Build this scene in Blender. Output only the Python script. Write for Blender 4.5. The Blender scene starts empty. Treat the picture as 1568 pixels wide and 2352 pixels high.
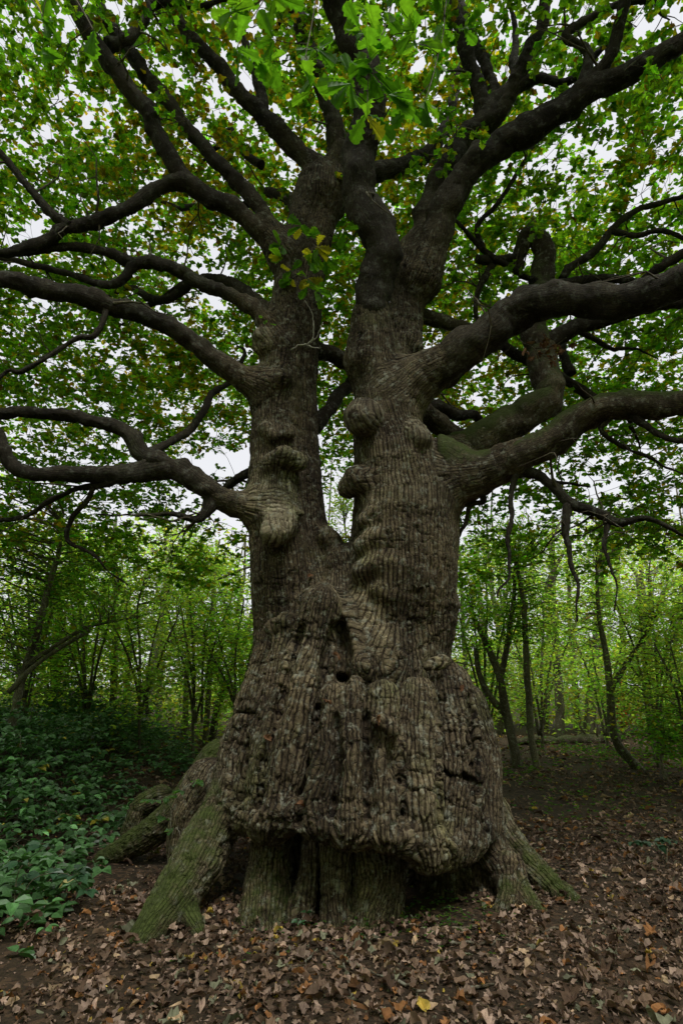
import bpy, math, random
import numpy as np
from mathutils import Vector

# ------------------------------------------------------------------ camera, world, sun, exposure
SC = bpy.context.scene
PITCH = math.radians(17.0); CAMZ = 1.5; F = 20/36*2352          # photo read at 1568 x 2352
cam = bpy.data.cameras.new('camera'); cam.lens = 20; cam.sensor_width = 36; cam.sensor_fit = 'AUTO'
cam.clip_start = 0.05; cam.clip_end = 900
camo = bpy.data.objects.new('camera', cam); SC.collection.objects.link(camo)
camo.location = (0, 0, CAMZ); camo.rotation_euler = (math.radians(90)+PITCH, 0, 0)
SC.camera = camo

W = bpy.data.worlds.new('World'); SC.world = W; W.use_nodes = True
wn, wl = W.node_tree.nodes, W.node_tree.links
SUN_EL, SUN_AZ = math.radians(66), math.radians(155)
sky = wn.new('ShaderNodeTexSky'); sky.sky_type = 'NISHITA'; sky.sun_disc = False
sky.sun_elevation = SUN_EL; sky.sun_rotation = SUN_AZ; sky.air_density = 1.0; sky.dust_density = 4.0; sky.ozone_density = 1.0
hs = wn.new('ShaderNodeHueSaturation'); hs.inputs['Saturation'].default_value = 0.10
bg = wn['Background']; bg.inputs['Strength'].default_value = 0.085
wl.new(sky.outputs[0], hs.inputs['Color'])
wmix = wn.new('ShaderNodeMixRGB'); wmix.inputs[0].default_value = 0.6; wmix.inputs[2].default_value = (8.0, 8.1, 8.5, 1)   # cloud deck
wl.new(hs.outputs[0], wmix.inputs[1]); wl.new(wmix.outputs[0], bg.inputs['Color'])

sl = bpy.data.lights.new('sun', 'SUN'); sl.energy = 1.5; sl.angle = math.radians(28); sl.color = (1, .97, .92)
so = bpy.data.objects.new('sun', sl); SC.collection.objects.link(so)
sd = Vector((math.sin(SUN_AZ)*math.cos(SUN_EL), math.cos(SUN_AZ)*math.cos(SUN_EL), math.sin(SUN_EL)))
so.rotation_euler = sd.to_track_quat('Z', 'Y').to_euler(); so.location = (0, 0, 30)
vs = SC.view_settings; vs.view_transform = 'Standard'; vs.look = 'None'; vs.exposure = 0.75; vs.gamma = 1; vs.use_curve_mapping = False
cy = SC.cycles
cy.max_bounces = 8; cy.diffuse_bounces = 4; cy.transmission_bounces = 6; cy.glossy_bounces = 2; cy.transparent_max_bounces = 4
cy.use_denoising = True; cy.caustics_reflective = False; cy.caustics_refractive = False

import time; T0 = time.time()
rng = np.random.default_rng(7); random.seed(7)
CP, SP = math.cos(PITCH), math.sin(PITCH)
COL = SC.collection

# ------------------------------------------------------------------ pixel -> place
def ray(px, py):
    x = (px-784)/F; yv = (1176-py)/F
    return np.array([x, CP-yv*SP, SP+yv*CP])
def P(px, py, Y):                    # point on the ray at world depth Y
    d = ray(px, py); return d*(Y/d[1])+np.array([0, 0, CAMZ])
def tdep(p): return p[1]*CP+(p[2]-CAMZ)*SP
def G(px, py, z=0.0):                # where the ray meets the ground
    d = ray(px, py); t = (z-CAMZ)/d[2]; return d*t+np.array([0, 0, CAMZ])
def line(pts):                       # [(px,py,Y,halfwidth px)] -> points, radii
    p = np.array([P(a, b, c) for a, b, c, h in pts])
    r = np.array([h*tdep(q)/F for q, (a, b, c, h) in zip(p, pts)])
    return p, r
def line2(pts, y0, y1):              # [(px,py,h)] with depth running from y0 to y1
    n = len(pts)
    L = np.cumsum([0]+[math.hypot(pts[i+1][0]-pts[i][0], pts[i+1][1]-pts[i][1]) for i in range(n-1)])
    return line([(a, b, y0+(y1-y0)*L[i]/L[-1], h) for i, (a, b, h) in enumerate(pts)])

# ------------------------------------------------------------------ noise
def _h(ix, iy, iz, s):
    x = (ix.astype(np.int64)*374761393+iy.astype(np.int64)*668265263+iz.astype(np.int64)*2147483647+s*974711) & 0xffffffff
    x = ((x ^ (x >> 13))*1274126177) & 0xffffffff
    x = ((x ^ (x >> 16))*2246822519) & 0xffffffff
    return ((x ^ (x >> 15)) & 0xffffff)/float(0xffffff)
def vn(p, sc, s=0):
    q = p*sc; i = np.floor(q).astype(np.int64); f = q-i; f = f*f*(3-2*f)
    r = 0
    for a in (0, 1):
        wx = f[:, 0] if a else 1-f[:, 0]
        for b in (0, 1):
            wy = f[:, 1] if b else 1-f[:, 1]
            for c in (0, 1):
                wz = f[:, 2] if c else 1-f[:, 2]
                r = r+wx*wy*wz*_h(i[:, 0]+a, i[:, 1]+b, i[:, 2]+c, s)
    return r*2-1
def fbm(p, sc, s=0, o=3):
    r = 0; a = 1.0
    for k in range(o): r = r+a*vn(p, sc*2**k, s+k*17); a *= .5
    return r
def voro(u, v, s):
    iu, iv = np.floor(u).astype(np.int64), np.floor(v).astype(np.int64)
    f1 = np.full(u.shape, 9.); f2 = np.full(u.shape, 9.); cid = np.zeros(u.shape); z = np.zeros_like(iu)
    for a in (-1, 0, 1):
        for b in (-1, 0, 1):
            cx, cyy = iu+a, iv+b
            d = np.hypot(cx+.1+.8*_h(cx, cyy, z, s)-u, cyy+.1+.8*_h(cx, cyy, z, s+5)-v)
            nc = d < f1
            f2 = np.where(nc, f1, np.minimum(f2, d)); cid = np.where(nc, _h(cx, cyy, z, s+9), cid); f1 = np.where(nc, d, f1)
    return f1, f2, cid
def sstep(a, b, x):
    t = np.clip((x-a)/(b-a), 0, 1); return t*t*(3-2*t)

# ------------------------------------------------------------------ mesh helpers
def link(o, parent=None):
    COL.objects.link(o)
    if parent: o.parent = parent
    return o
def tag(o, label=None, cat=None, group=None, kind=None):
    if label: o['label'] = label
    if cat: o['category'] = cat
    if group: o['group'] = group
    if kind: o['kind'] = kind
    return o
def empty(name, loc, label, cat, group=None):
    o = bpy.data.objects.new(name, None); o.location = loc; link(o); o.empty_display_size = .2
    return tag(o, label, cat, group)
def rawmesh(name, V, FI, sizes, mat, smooth=True):
    """V (n,3); FI flat loop vertex indices; sizes = verts per face"""
    me = bpy.data.meshes.new(name)
    me.vertices.add(len(V)); me.vertices.foreach_set('co', np.asarray(V, np.float32).ravel())
    FI = np.asarray(FI, np.int32).ravel(); sizes = np.asarray(sizes, np.int32)
    me.loops.add(len(FI)); me.loops.foreach_set('vertex_index', FI)
    me.polygons.add(len(sizes))
    st = np.concatenate([[0], np.cumsum(sizes)[:-1]]).astype(np.int32)
    me.polygons.foreach_set('loop_start', st); me.polygons.foreach_set('loop_total', sizes)
    me.polygons.foreach_set('use_smooth', np.full(len(sizes), smooth, bool))
    me.update(calc_edges=True)
    if mat: me.materials.append(mat)
    return me
def setattr_(me, name, typ, dom, data):
    a = me.attributes.new(name, typ, dom)
    key = {'FLOAT': 'value', 'FLOAT_VECTOR': 'vector', 'FLOAT_COLOR': 'color'}[typ]
    a.data.foreach_set(key, np.asarray(data, np.float32).ravel())
def obj(name, me, parent=None, loc=None):
    o = bpy.data.objects.new(name, me); link(o, parent)
    if loc is not None: o.location = loc
    return o

# ------------------------------------------------------------------ materials
def nmat(name):
    m = bpy.data.materials.new(name); m.use_nodes = True
    n, l = m.node_tree.nodes, m.node_tree.links; n.clear()
    out = n.new('ShaderNodeOutputMaterial'); return m, n, l, out
def ramp(n, pts):
    r = n.new('ShaderNodeValToRGB'); e = r.color_ramp.elements
    while len(e) < len(pts): e.new(.5)
    for k, (p, c) in enumerate(pts): e[k].position = p; e[k].color = (*c, 1)
    return r
def mixc(n, l, fac, a, b, mode='MIX'):
    m = n.new('ShaderNodeMixRGB'); m.blend_type = mode
    for i, x in ((0, fac), (1, a), (2, b)):
        if isinstance(x, (int, float)): m.inputs[i].default_value = x
        elif isinstance(x, tuple): m.inputs[i].default_value = (*x, 1)
        else: l.new(x, m.inputs[i])
    return m.outputs[0]

def bark_mat(name, cols, fine=1.0, moss=(.045, .062, .012), bump=.6, dist=.012, plates=False, crack=.85):
    m, n, l, out = nmat(name)
    uv = n.new('ShaderNodeAttribute'); uv.attribute_name = 'buv'
    mo = n.new('ShaderNodeAttribute'); mo.attribute_name = 'moss'
    geo = n.new('ShaderNodeNewGeometry')
    tc = n.new('ShaderNodeTexCoord')
    nz = n.new('ShaderNodeTexNoise'); nz.inputs['Scale'].default_value = 1.3; nz.inputs['Detail'].default_value = 5
    l.new(geo.outputs['Position'], nz.inputs['Vector'])
    nf = n.new('ShaderNodeTexNoise'); nf.inputs['Scale'].default_value = 42; nf.inputs['Detail'].default_value = 4; nf.inputs['Roughness'].default_value = .65
    l.new(geo.outputs['Position'], nf.inputs['Vector'])
    # furrows: stored column coordinate, made irregular
    wg = n.new('ShaderNodeTexNoise'); wg.inputs['Scale'].default_value = 38; wg.inputs['Detail'].default_value = 3
    l.new(geo.outputs['Position'], wg.inputs['Vector'])
    sx = n.new('ShaderNodeSeparateXYZ'); l.new(uv.outputs['Vector'], sx.inputs[0])
    def mth(op, a_, b_, c_=None):
        q = n.new('ShaderNodeMath'); q.operation = op
        for ii_, x_ in enumerate((a_, b_, c_)):
            if x_ is None: continue
            if isinstance(x_, (int, float)): q.inputs[ii_].default_value = x_
            else: l.new(x_, q.inputs[ii_])
        return q.outputs[0]
    U = mth('MULTIPLY_ADD', wg.outputs['Fac'], .34, mth('ADD', sx.outputs['X'], -.17))
    edge = mth('MULTIPLY', mth('PINGPONG', U, .5), 2.)
    vvec = n.new('ShaderNodeCombineXYZ'); l.new(U, vvec.inputs['X']); l.new(mth('MULTIPLY_ADD', wg.outputs['Fac'], .3, mth('MULTIPLY', sx.outputs['Y'], 4.6/2.9)), vvec.inputs['Y']); l.new(sx.outputs['Z'], vvec.inputs['Z'])
    vo = n.new('ShaderNodeTexVoronoi'); vo.feature = 'DISTANCE_TO_EDGE'; vo.voronoi_dimensions = '2D'; vo.inputs['Scale'].default_value = 1.05; vo.inputs['Randomness'].default_value = .9
    l.new(vvec.outputs[0], vo.inputs['Vector'])
    ce = mth('MINIMUM', edge, mth('MULTIPLY_ADD', vo.outputs['Distance'], 3.6, .06))
    crk = ramp(n, [(.02, (0, 0, 0)), (.3, (1, 1, 1))]); l.new(ce, crk.inputs['Fac'])
    cmb = n.new('ShaderNodeCombineXYZ'); l.new(mth('MULTIPLY', sx.outputs['X'], 2.4*fine), cmb.inputs['X']); l.new(mth('MULTIPLY', sx.outputs['Y'], 3.2*fine), cmb.inputs['Y']); l.new(sx.outputs['Z'], cmb.inputs['Z'])
    fib = n.new('ShaderNodeTexNoise'); fib.inputs['Scale'].default_value = 1.; fib.inputs['Detail'].default_value = 5; fib.inputs['Roughness'].default_value = .65
    l.new(cmb.outputs[0], fib.inputs['Vector'])
    base = ramp(n, [(.25, cols[0]), (.5, cols[1]), (.75, cols[2])])
    l.new(nz.outputs['Fac'], base.inputs['Fac'])
    pl = ramp(n, [(.25, (.5, .48, .46)), (.75, (1.5, 1.48, 1.42))]); l.new(fib.outputs['Fac'], pl.inputs['Fac'])
    c = mixc(n, l, 1.0, base.outputs[0], pl.outputs[0], 'MULTIPLY')
    fr = ramp(n, [(.32, (.45, .43, .4)), (.68, (1.75, 1.74, 1.7))]); l.new(nf.outputs['Fac'], fr.inputs['Fac'])
    c = mixc(n, l, .8, c, fr.outputs[0], 'MULTIPLY')
    sm_ = n.new('ShaderNodeAttribute'); sm_.attribute_name = 'smooth_bark'
    c = mixc(n, l, crk.outputs[0], mixc(n, l, mth('MULTIPLY', mth('SUBTRACT', 1., sm_.outputs['Fac']), crack), c, (.022, .014, .008)), c)
    st_ = n.new('ShaderNodeMapping'); st_.inputs['Scale'].default_value = (3.4, 3.4, .55); l.new(geo.outputs['Position'], st_.inputs['Vector'])
    sn = n.new('ShaderNodeTexNoise'); sn.inputs['Scale'].default_value = 1.; sn.inputs['Detail'].default_value = 4; l.new(st_.outputs[0], sn.inputs['Vector'])
    sr = ramp(n, [(.33, (.5, .47, .45)), (.52, (1, 1, 1)), (.7, (1.5, 1.5, 1.42))]); l.new(sn.outputs['Fac'], sr.inputs['Fac'])
    c = mixc(n, l, 1., c, sr.outputs[0], 'MULTIPLY')
    ag = n.new('ShaderNodeTexNoise'); ag.inputs['Scale'].default_value = 1.9; ag.inputs['Detail'].default_value = 6; ag.inputs['Roughness'].default_value = .6; l.new(geo.outputs['Position'], ag.inputs['Vector'])
    ar = ramp(n, [(.54, (0, 0, 0)), (.66, (.55, .55, .55))]); l.new(ag.outputs['Fac'], ar.inputs['Fac'])
    c = mixc(n, l, ar.outputs[0], c, mixc(n, l, 1., c, (.95, 1.25, .85), 'MULTIPLY'))
    if plates:      # weathered grey plate faces over red-brown inner bark
        pa = n.new('ShaderNodeAttribute'); pa.attribute_name = 'plate'
        pr = ramp(n, [(.02, (.3, .23, .18)), (.3, (.9, .86, .8)), (.8, (1.55, 1.55, 1.5))]); l.new(pa.outputs['Fac'], pr.inputs['Fac'])
        c = mixc(n, l, 1., c, pr.outputs[0], 'MULTIPLY')
    # lichen flecks
    nl = n.new('ShaderNodeTexNoise'); nl.inputs['Scale'].default_value = 16; nl.inputs['Detail'].default_value = 5; nl.inputs['Roughness'].default_value = .7
    l.new(geo.outputs['Position'], nl.inputs['Vector'])
    lr = ramp(n, [(.54, (0, 0, 0)), (.64, (.62, .62, .62))]); l.new(nl.outputs['Fac'], lr.inputs['Fac'])
    c = mixc(n, l, lr.outputs[0], c, (.27, .27, .215))
    shade_at = n.new('ShaderNodeAttribute'); shade_at.attribute_name = 'painted_shade'
    c = mixc(n, l, shade_at.outputs['Fac'], c, mixc(n, l, 1., c, (.4, .405, .42), 'MULTIPLY'))  # shade painted into the colour: limbs and upper stems darkened
    # moss
    nm = n.new('ShaderNodeTexNoise'); nm.inputs['Scale'].default_value = 11; nm.inputs['Detail'].default_value = 6; nm.inputs['Roughness'].default_value = .7
    l.new(geo.outputs['Position'], nm.inputs['Vector'])
    mm = n.new('ShaderNodeMath'); mm.operation = 'MULTIPLY_ADD'; mm.inputs[1].default_value = 1.5; mm.inputs[2].default_value = -.75
    l.new(nm.outputs['Fac'], mm.inputs[0])
    ma = n.new('ShaderNodeMath'); ma.operation = 'ADD'; ma.use_clamp = True
    l.new(mm.outputs[0], ma.inputs[0]); l.new(mo.outputs['Fac'], ma.inputs[1])
    mr = ramp(n, [(.3, (0, 0, 0)), (.75, (.9, .9, .9))]); l.new(ma.outputs[0], mr.inputs['Fac'])
    mc = mixc(n, l, nf.outputs['Fac'], (moss[0]*.5, moss[1]*.5, moss[2]*.5), (moss[0]*1.6, moss[1]*1.6, moss[2]*1.6))
    c = mixc(n, l, mr.outputs[0], c, mc)
    b = n.new('ShaderNodeBsdfPrincipled'); b.inputs['Roughness'].default_value = .86; b.inputs['Specular IOR Level'].default_value = .25
    l.new(c, b.inputs['Base Color'])
    hh = mixc(n, l, .42, mixc(n, l, .45, crk.outputs[0], fib.outputs['Fac']), nf.outputs['Fac'])
    bp = n.new('ShaderNodeBump'); bp.inputs['Strength'].default_value = bump; bp.inputs['Distance'].default_value = dist
    l.new(hh, bp.inputs['Height']); l.new(bp.outputs[0], b.inputs['Normal'])
    l.new(b.outputs[0], out.inputs[0]); return m

def leaf_mat(name, trans=.45, rough=.5, spec=.3, tmul=(1.7, 1.9, .55)):
    m, n, l, out = nmat(name)
    at = n.new('ShaderNodeAttribute'); at.attribute_name = 'tint'
    oi = n.new('ShaderNodeObjectInfo')
    geo = n.new('ShaderNodeNewGeometry')
    nz = n.new('ShaderNodeTexNoise'); nz.inputs['Scale'].default_value = 35; nz.inputs['Detail'].default_value = 3
    l.new(geo.outputs['Position'], nz.inputs['Vector'])
    r = ramp(n, [(.3, (.72, .72, .72)), (.7, (1.25, 1.25, 1.25))]); l.new(nz.outputs['Fac'], r.inputs['Fac'])
    c = mixc(n, l, 1, at.outputs['Color'], r.outputs[0], 'MULTIPLY')
    b = n.new('ShaderNodeBsdfPrincipled'); b.inputs['Roughness'].default_value = rough; b.inputs['Specular IOR Level'].default_value = spec
    l.new(c, b.inputs['Base Color'])
    if trans > 0:
        t = n.new('ShaderNodeBsdfTranslucent'); ct = mixc(n, l, 1, c, tmul, 'MULTIPLY'); l.new(ct, t.inputs['Color'])
        mx = n.new('ShaderNodeMixShader'); mx.inputs[0].default_value = trans
        l.new(b.outputs[0], mx.inputs[1]); l.new(t.outputs[0], mx.inputs[2]); l.new(mx.outputs[0], out.inputs[0])
    else: l.new(b.outputs[0], out.inputs[0])
    return m

OAKB = [(.05, .038, .025), (.077, .061, .041), (.112, .097, .07)]
M_BARK = bark_mat('oak_bark', OAKB, 1.0, bump=1., dist=.02, plates=True)
M_BURR = bark_mat('oak_burr_bark', [(.08, .068, .048), (.115, .1, .074), (.16, .145, .112)], 1.0, bump=.7, dist=.012, plates=True, crack=.35)
M_LIMB = bark_mat('oak_limb_bark', OAKB, .8, bump=.9, dist=.014)
M_TWIG = bark_mat('twig_bark', [(.07, .058, .042), (.09, .075, .055), (.11, .095, .07)], .8, bump=.3)
M_SAP = bark_mat('sapling_bark', [(.08, .075, .05), (.11, .1, .07), (.14, .13, .095)], .6, bump=.4)
M_BIRCH = bark_mat('birch_bark', [(.3, .29, .26), (.42, .41, .37), (.5, .49, .45)], .6, bump=.3)
M_LOG = bark_mat('log_bark', [(.05, .04, .028), (.085, .07, .048), (.14, .12, .085)], .8, bump=.9)
M_LEAF = leaf_mat('oak_leaf', .6, .5, .25)
M_BGLEAF = leaf_mat('woodland_leaf', .6, .55, .2)
M_BRAMBLE = leaf_mat('bramble_leaf', .22, .42, .45, (1.3, 1.5, .7))
M_LITTER = leaf_mat('dry_leaf', .12, .75, .2, (1.3, 1.1, .8))

def ground_mat():
    m, n, l, out = nmat('forest_soil')
    geo = n.new('ShaderNodeNewGeometry')
    a = n.new('ShaderNodeTexNoise'); a.inputs['Scale'].default_value = .9; a.inputs['Detail'].default_value = 6; l.new(geo.outputs['Position'], a.inputs['Vector'])
    b2 = n.new('ShaderNodeTexNoise'); b2.inputs['Scale'].default_value = 55; b2.inputs['Detail'].default_value = 5; b2.inputs['Roughness'].default_value = .7; l.new(geo.outputs['Position'], b2.inputs['Vector'])
    v = n.new('ShaderNodeTexVoronoi'); v.inputs['Scale'].default_value = 30; l.new(geo.outputs['Position'], v.inputs['Vector'])
    r1 = ramp(n, [(.3, (.02, .015, .009)), (.55, (.034, .024, .015)), (.75, (.05, .036, .022))]); l.new(a.outputs['Fac'], r1.inputs['Fac'])
    r2 = ramp(n, [(.3, (.5, .5, .5)), (.7, (1.6, 1.5, 1.4))]); l.new(b2.outputs['Fac'], r2.inputs['Fac'])
    c = mixc(n, l, 1, r1.outputs[0], r2.outputs[0], 'MULTIPLY')
    s = n.new('ShaderNodeSeparateColor'); l.new(v.outputs['Color'], s.inputs[0])
    r3 = ramp(n, [(.72, (0, 0, 0)), (.78, (.6, .6, .6))]); l.new(s.outputs[0], r3.inputs['Fac'])
    c = mixc(n, l, r3.outputs[0], c, (.1, .06, .035))
    p = n.new('ShaderNodeBsdfPrincipled'); p.inputs['Roughness'].default_value = .9; p.inputs['Specular IOR Level'].default_value = .2
    l.new(c, p.inputs['Base Color'])
    bp = n.new('ShaderNodeBump'); bp.inputs['Strength'].default_value = .8; bp.inputs['Distance'].default_value = .02
    l.new(b2.outputs['Fac'], bp.inputs['Height']); l.new(bp.outputs[0], p.inputs['Normal'])
    l.new(p.outputs[0], out.inputs[0]); return m
M_GROUND = ground_mat()

# ------------------------------------------------------------------ ground
def gz(x, y):
    x = np.atleast_1d(np.asarray(x, float)); y = np.atleast_1d(np.asarray(y, float))
    p = np.stack([x, y, 0*x], 1)
    near = np.exp(-((x)**2+(y-5.2)**2)/14.)
    h = .05*vn(p, .6, 3)+.02*vn(p, 2.3, 4)+.25*vn(p, .07, 8)*(1-np.exp(-((x**2+(y-4)**2)/500)))
    h = h*(1-.55*near)
    h += .35*sstep(-1.8, -6, x)*sstep(5.0, 9, y)*sstep(60, 20, y)
    return h
def build_ground():
    def ax(a, b, lo, hi, fine, grow):
        v = list(np.arange(lo, hi+1e-6, fine)); s = fine
        while v[-1] < b: s *= grow; v.append(v[-1]+s)
        s = fine
        while v[0] > a: s *= grow; v.insert(0, v[0]-s)
        return np.array(v)
    xs = ax(-320, 320, -6, 6, .09, 1.16); ys = ax(-60, 420, 1.5, 11, .09, 1.16)
    X, Y = np.meshgrid(xs, ys, indexing='ij'); Z = gz(X.ravel(), Y.ravel())
    pts = np.stack([X.ravel(), Y.ravel(), Z], 1)
    m = (np.abs(pts[:, 0]) < 8) & (pts[:, 1] < 14)
    pts[m, 2] += .012*vn(pts[m], 9, 5)
    nx, ny = len(xs), len(ys); I = np.arange(nx*ny).reshape(nx, ny)
    q = np.stack([I[:-1, :-1], I[1:, :-1], I[1:, 1:], I[:-1, 1:]], -1).reshape(-1, 4)
    o = obj('ground', rawmesh('ground', pts, q, np.full(len(q), 4), M_GROUND))
    tag(o, 'dark woodland soil under the leaf litter', 'ground', kind='structure')
build_ground(); print('t', round(time.time()-T0, 1))

# ------------------------------------------------------------------ stems: distance fields and bark
class Stem:
    def __init__(s, p, r, k=.1, kind='trunk', plate=.034, ridge=0., moss=0., grain=True):
        s.grain = grain
        s.p, s.r, s.k, s.kind, s.plate, s.ridge, s.moss = np.asarray(p, float), np.asarray(r, float), k, kind, plate, ridge, moss
        s.L = np.concatenate([[0], np.cumsum(np.linalg.norm(np.diff(s.p, axis=0), axis=1))])
        s.rref = float(np.mean(s.r)); s.seed = random.randrange(9999)
    def bbox(s, pad):
        R = s.r.max()+pad; return s.p.min(0)-R, s.p.max(0)+R
    def eval(s, Q, full=False):
        best = np.full(len(Q), 1e9); 
        if full: V = np.zeros(len(Q)); TH = np.zeros(len(Q))
        for i in range(len(s.p)-1):
            a, b = s.p[i], s.p[i+1]; ab = b-a; L2 = ab@ab
            w = Q-a; t = np.clip((w@ab)/L2, 0, 1); dv = w-t[:, None]*ab
            d = np.sqrt((dv*dv).sum(1))-(s.r[i]+(s.r[i+1]-s.r[i])*t)
            m = d < best; best = np.where(m, d, best)
            if full:
                ax = ab/math.sqrt(L2)
                ref = np.array([0, -1., 0]) if abs(ax[1]) < .85 else np.array([0, 0, -1.])
                ref = ref-ax*(ref@ax); ref /= np.linalg.norm(ref); bx = np.cross(ax, ref)
                tu = (w@ab)/L2; tu = np.where((tu < 0) & (i > 0), 0, np.where((tu > 1) & (i < len(s.p)-2), 1, tu)); V = np.where(m, s.L[i]+tu*math.sqrt(L2), V); TH = np.where(m, np.arctan2(dv@bx, dv@ref), TH)
        return (best, TH, V) if full else best
def bark_height(u, v, Q, plate, seed):
    """relief in metres for the arc length u and run v: long plates in wandering columns, broken across"""
    z = np.full(len(u), seed*.371); A = np.stack([u/plate, v/plate, z], 1); Ln = plate*3.4
    U = u/plate+.95*vn(A*np.array([.3, .09, 1]), 1, seed)+.36*vn(A*np.array([.7, .28, 1]), 1, seed+3)+.1*vn(A*np.array([1.5, .9, 1]), 1, seed+8)
    i = np.floor(U).astype(np.int64); o = np.zeros_like(i); fu = U-i
    hi = _h(i, o, o, seed)
    Vv = v/Ln*(.7+.8*hi)+7*hi+.6*vn(A*np.array([.7, .3, 1]), 1, seed+7)
    j = np.floor(Vv).astype(np.int64); fv = Vv-j; hij = _h(i, j, o, seed+2)
    eu = np.minimum(fu, 1-fu); ev = np.minimum(fv, 1-fv)*3.4
    cw = .16+.2*vn(A*np.array([.5, .3, 1]), 1, seed+5)
    prof = sstep(0, np.maximum(cw+.12, .06), eu)*(1-(.15+.85*_h(i, j, o, seed+4)**.8)*(1-sstep(0, .34, ev)))
    A2 = A*np.array([.28, .07, 1]); deep = 1-np.abs(vn(A2, 1., seed+6))
    tc = 1-np.abs(vn(A*np.array([.11, .34, 1]), 1., seed+12)+.25*vn(A*np.array([.9, .5, 1]), 1., seed+13)); tc = sstep(.93, .99, tc)
    h = -plate*.7*tc+plate*(.5*prof+.4*(hij-.5)+.28*(fv-.5)+.25*(fu-.5)*(hi-.5)+.12*vn(Q, 34, seed))-plate*.7*sstep(.88, .995, deep)
    return h, U, v/plate/4.6, prof*(.35+.65*hij)*(1-.85*tc)

# ------------------------------------------------------------------ the oak trunk as one surface
stems = []
def add(pts, **kw):
    p, r = line(pts); s = Stem(p, r, **kw); stems.append(s); return s
AX = 5.35
HBX = np.array([1350, 1400, 1500, 1560, 1600, 1700, 1800, 1880, 1960.]); HBY = np.array([185, 195, 208, 240, 272, 312, 338, 352, 348.])
def column(pts, **kw):
    out = []
    for x, y, h in pts:
        rad = max(np.interp(y, HBX, HBY)-h, 40); s = np.clip((x-815)/rad, -1, 1)
        out.append((x, y, AX-rad*4.75/F*math.sqrt(max(0, 1-s*s)), h))
    return add(out, **kw)
# core
add([(812, 1890, 5.6, 170), (812, 1760, 5.58, 205), (815, 1640, 5.55, 215), (815, 1560, 5.5, 195), (810, 1470, 5.52, 160), (795, 1350, 5.58, 90)], k=.16, grain=False)
add([(815, 2060, 5.6, 150), (815, 1900, 5.6, 150)], k=.1, grain=False)
# skirt folds
for c in ([(622, 1478, 36), (588, 1600, 44), (547, 1740, 48), (530, 1845, 44)],
          [(660, 1445, 34), (626, 1620, 44), (592, 1760, 50), (574, 1865, 50)],
          [(739, 1388, 48), (719, 1480, 60), (684, 1620, 68), (648, 1760, 70), (625, 1875, 60)],
          [(765, 1600, 36), (748, 1720, 48), (722, 1830, 46), (728, 1895, 34)],
          [(800, 1585, 40), (805, 1700, 52), (800, 1820, 56), (800, 1905, 40)],
          [(878, 1605, 44), (884, 1720, 54), (880, 1830, 54), (885, 1910, 40)],
          [(958, 1600, 48), (962, 1720, 58), (965, 1850, 58), (982, 1955, 46)],
          [(1035, 1575, 54), (1050, 1680, 66), (1058, 1800, 64), (1048, 1935, 52)],
          [(1075, 1615, 44), (1103, 1720, 46), (1110, 1830, 44), (1115, 1900, 40)]):
    column([(a_, b_, c_*.9) for a_, b_, c_ in c], k=.03, plate=.036)
    if c[0][0] == 737: stems[-1].p[:, 1] -= np.linspace(.13, .05, len(c))
# the ragged rim under the folds
column([(528, 1845, 36), (565, 1868, 40), (625, 1880, 42), (690, 1872, 36), (740, 1890, 34), (800, 1900, 38), (880, 1905, 38), (930, 1925, 36), (985, 1955, 40), (1050, 1945, 42), (1100, 1905, 38), (1135, 1860, 34)], k=.05, grain=False)
# creases between the folds, cut into the surface
cuts = []
for c in ([(760, 1430), (738, 1560), (714, 1700), (692, 1800), (684, 1895)], [(692, 1440), (668, 1540), (632, 1660), (606, 1760), (592, 1860)], [(842, 1640), (846, 1750), (840, 1890)], [(926, 1640), (922, 1760), (926, 1905)],
          [(1000, 1610), (1008, 1750), (1014, 1905)], [(1078, 1600), (1086, 1700), (1090, 1850)], [(775, 1650), (774, 1760), (764, 1880)], [(866, 1672), (868, 1694)], [(1030, 1785), (1065, 1795), (1100, 1800)], [(545, 1642), (600, 1648)], [(905, 1700), (905, 1790)], [(570, 1700), (548, 1840)], [(782, 1430), (790, 1500), (786, 1560)]):
    c = np.array(c, float); Lc = np.concatenate([[0], np.cumsum(np.hypot(*np.diff(c, axis=0).T))]); m_ = max(2, int(Lc[-1]/14)); tq = np.linspace(0, Lc[-1], m_)
    cx_, cy_ = np.interp(tq, Lc, c[:, 0]), np.interp(tq, Lc, c[:, 1]); fade = np.sin(np.pi*np.linspace(.12, .88, m_))
    cuts.append(column([(x, y, 0) for x, y in zip(cx_, cy_)])); stems.pop(); n_ = len(cuts)-1
    cuts[-1].r[:] = (.085 if n_ == 12 else .05 if n_ in (0, 1, 5) else .034 if n_ in (8, 9) else .042)*(.6+.4*fade); cuts[-1].p[:, 1] += .03
# legs and roots
RT = dict(k=.05, kind='root', plate=.026)
add([(628, 1850, 4.95, 50), (618, 1990, 4.76, 49), (614, 2070, 4.6, 53), (608, 2150, 4.46, 64)], moss=.25, **RT)
add([(716, 1880, 4.85, 20), (707, 2020, 4.62, 22), (692, 2110, 4.44, 29)], moss=.1, **RT)
add([(770, 1860, 4.8, 33), (770, 2040, 4.5, 31), (768, 2170, 4.32, 38)], moss=.1, **RT)
add([(862, 1860, 4.9, 60), (862, 2030, 4.62, 52), (842, 2110, 4.44, 39), (832, 2180, 4.32, 38)], moss=.12, **RT)
add([(892, 1870, 4.95, 40), (898, 2040, 4.66, 32), (898, 2160, 4.48, 26)], moss=.12, **RT)
add([(1010, 1900, 5.3, 70), (1015, 2050, 5.2, 62), (1015, 2120, 5.0, 70)], **RT)
add([(1085, 1940, 5.2, 56), (1110, 2060, 5.02, 38), (1125, 2100, 4.85, 32)], **RT)
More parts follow.
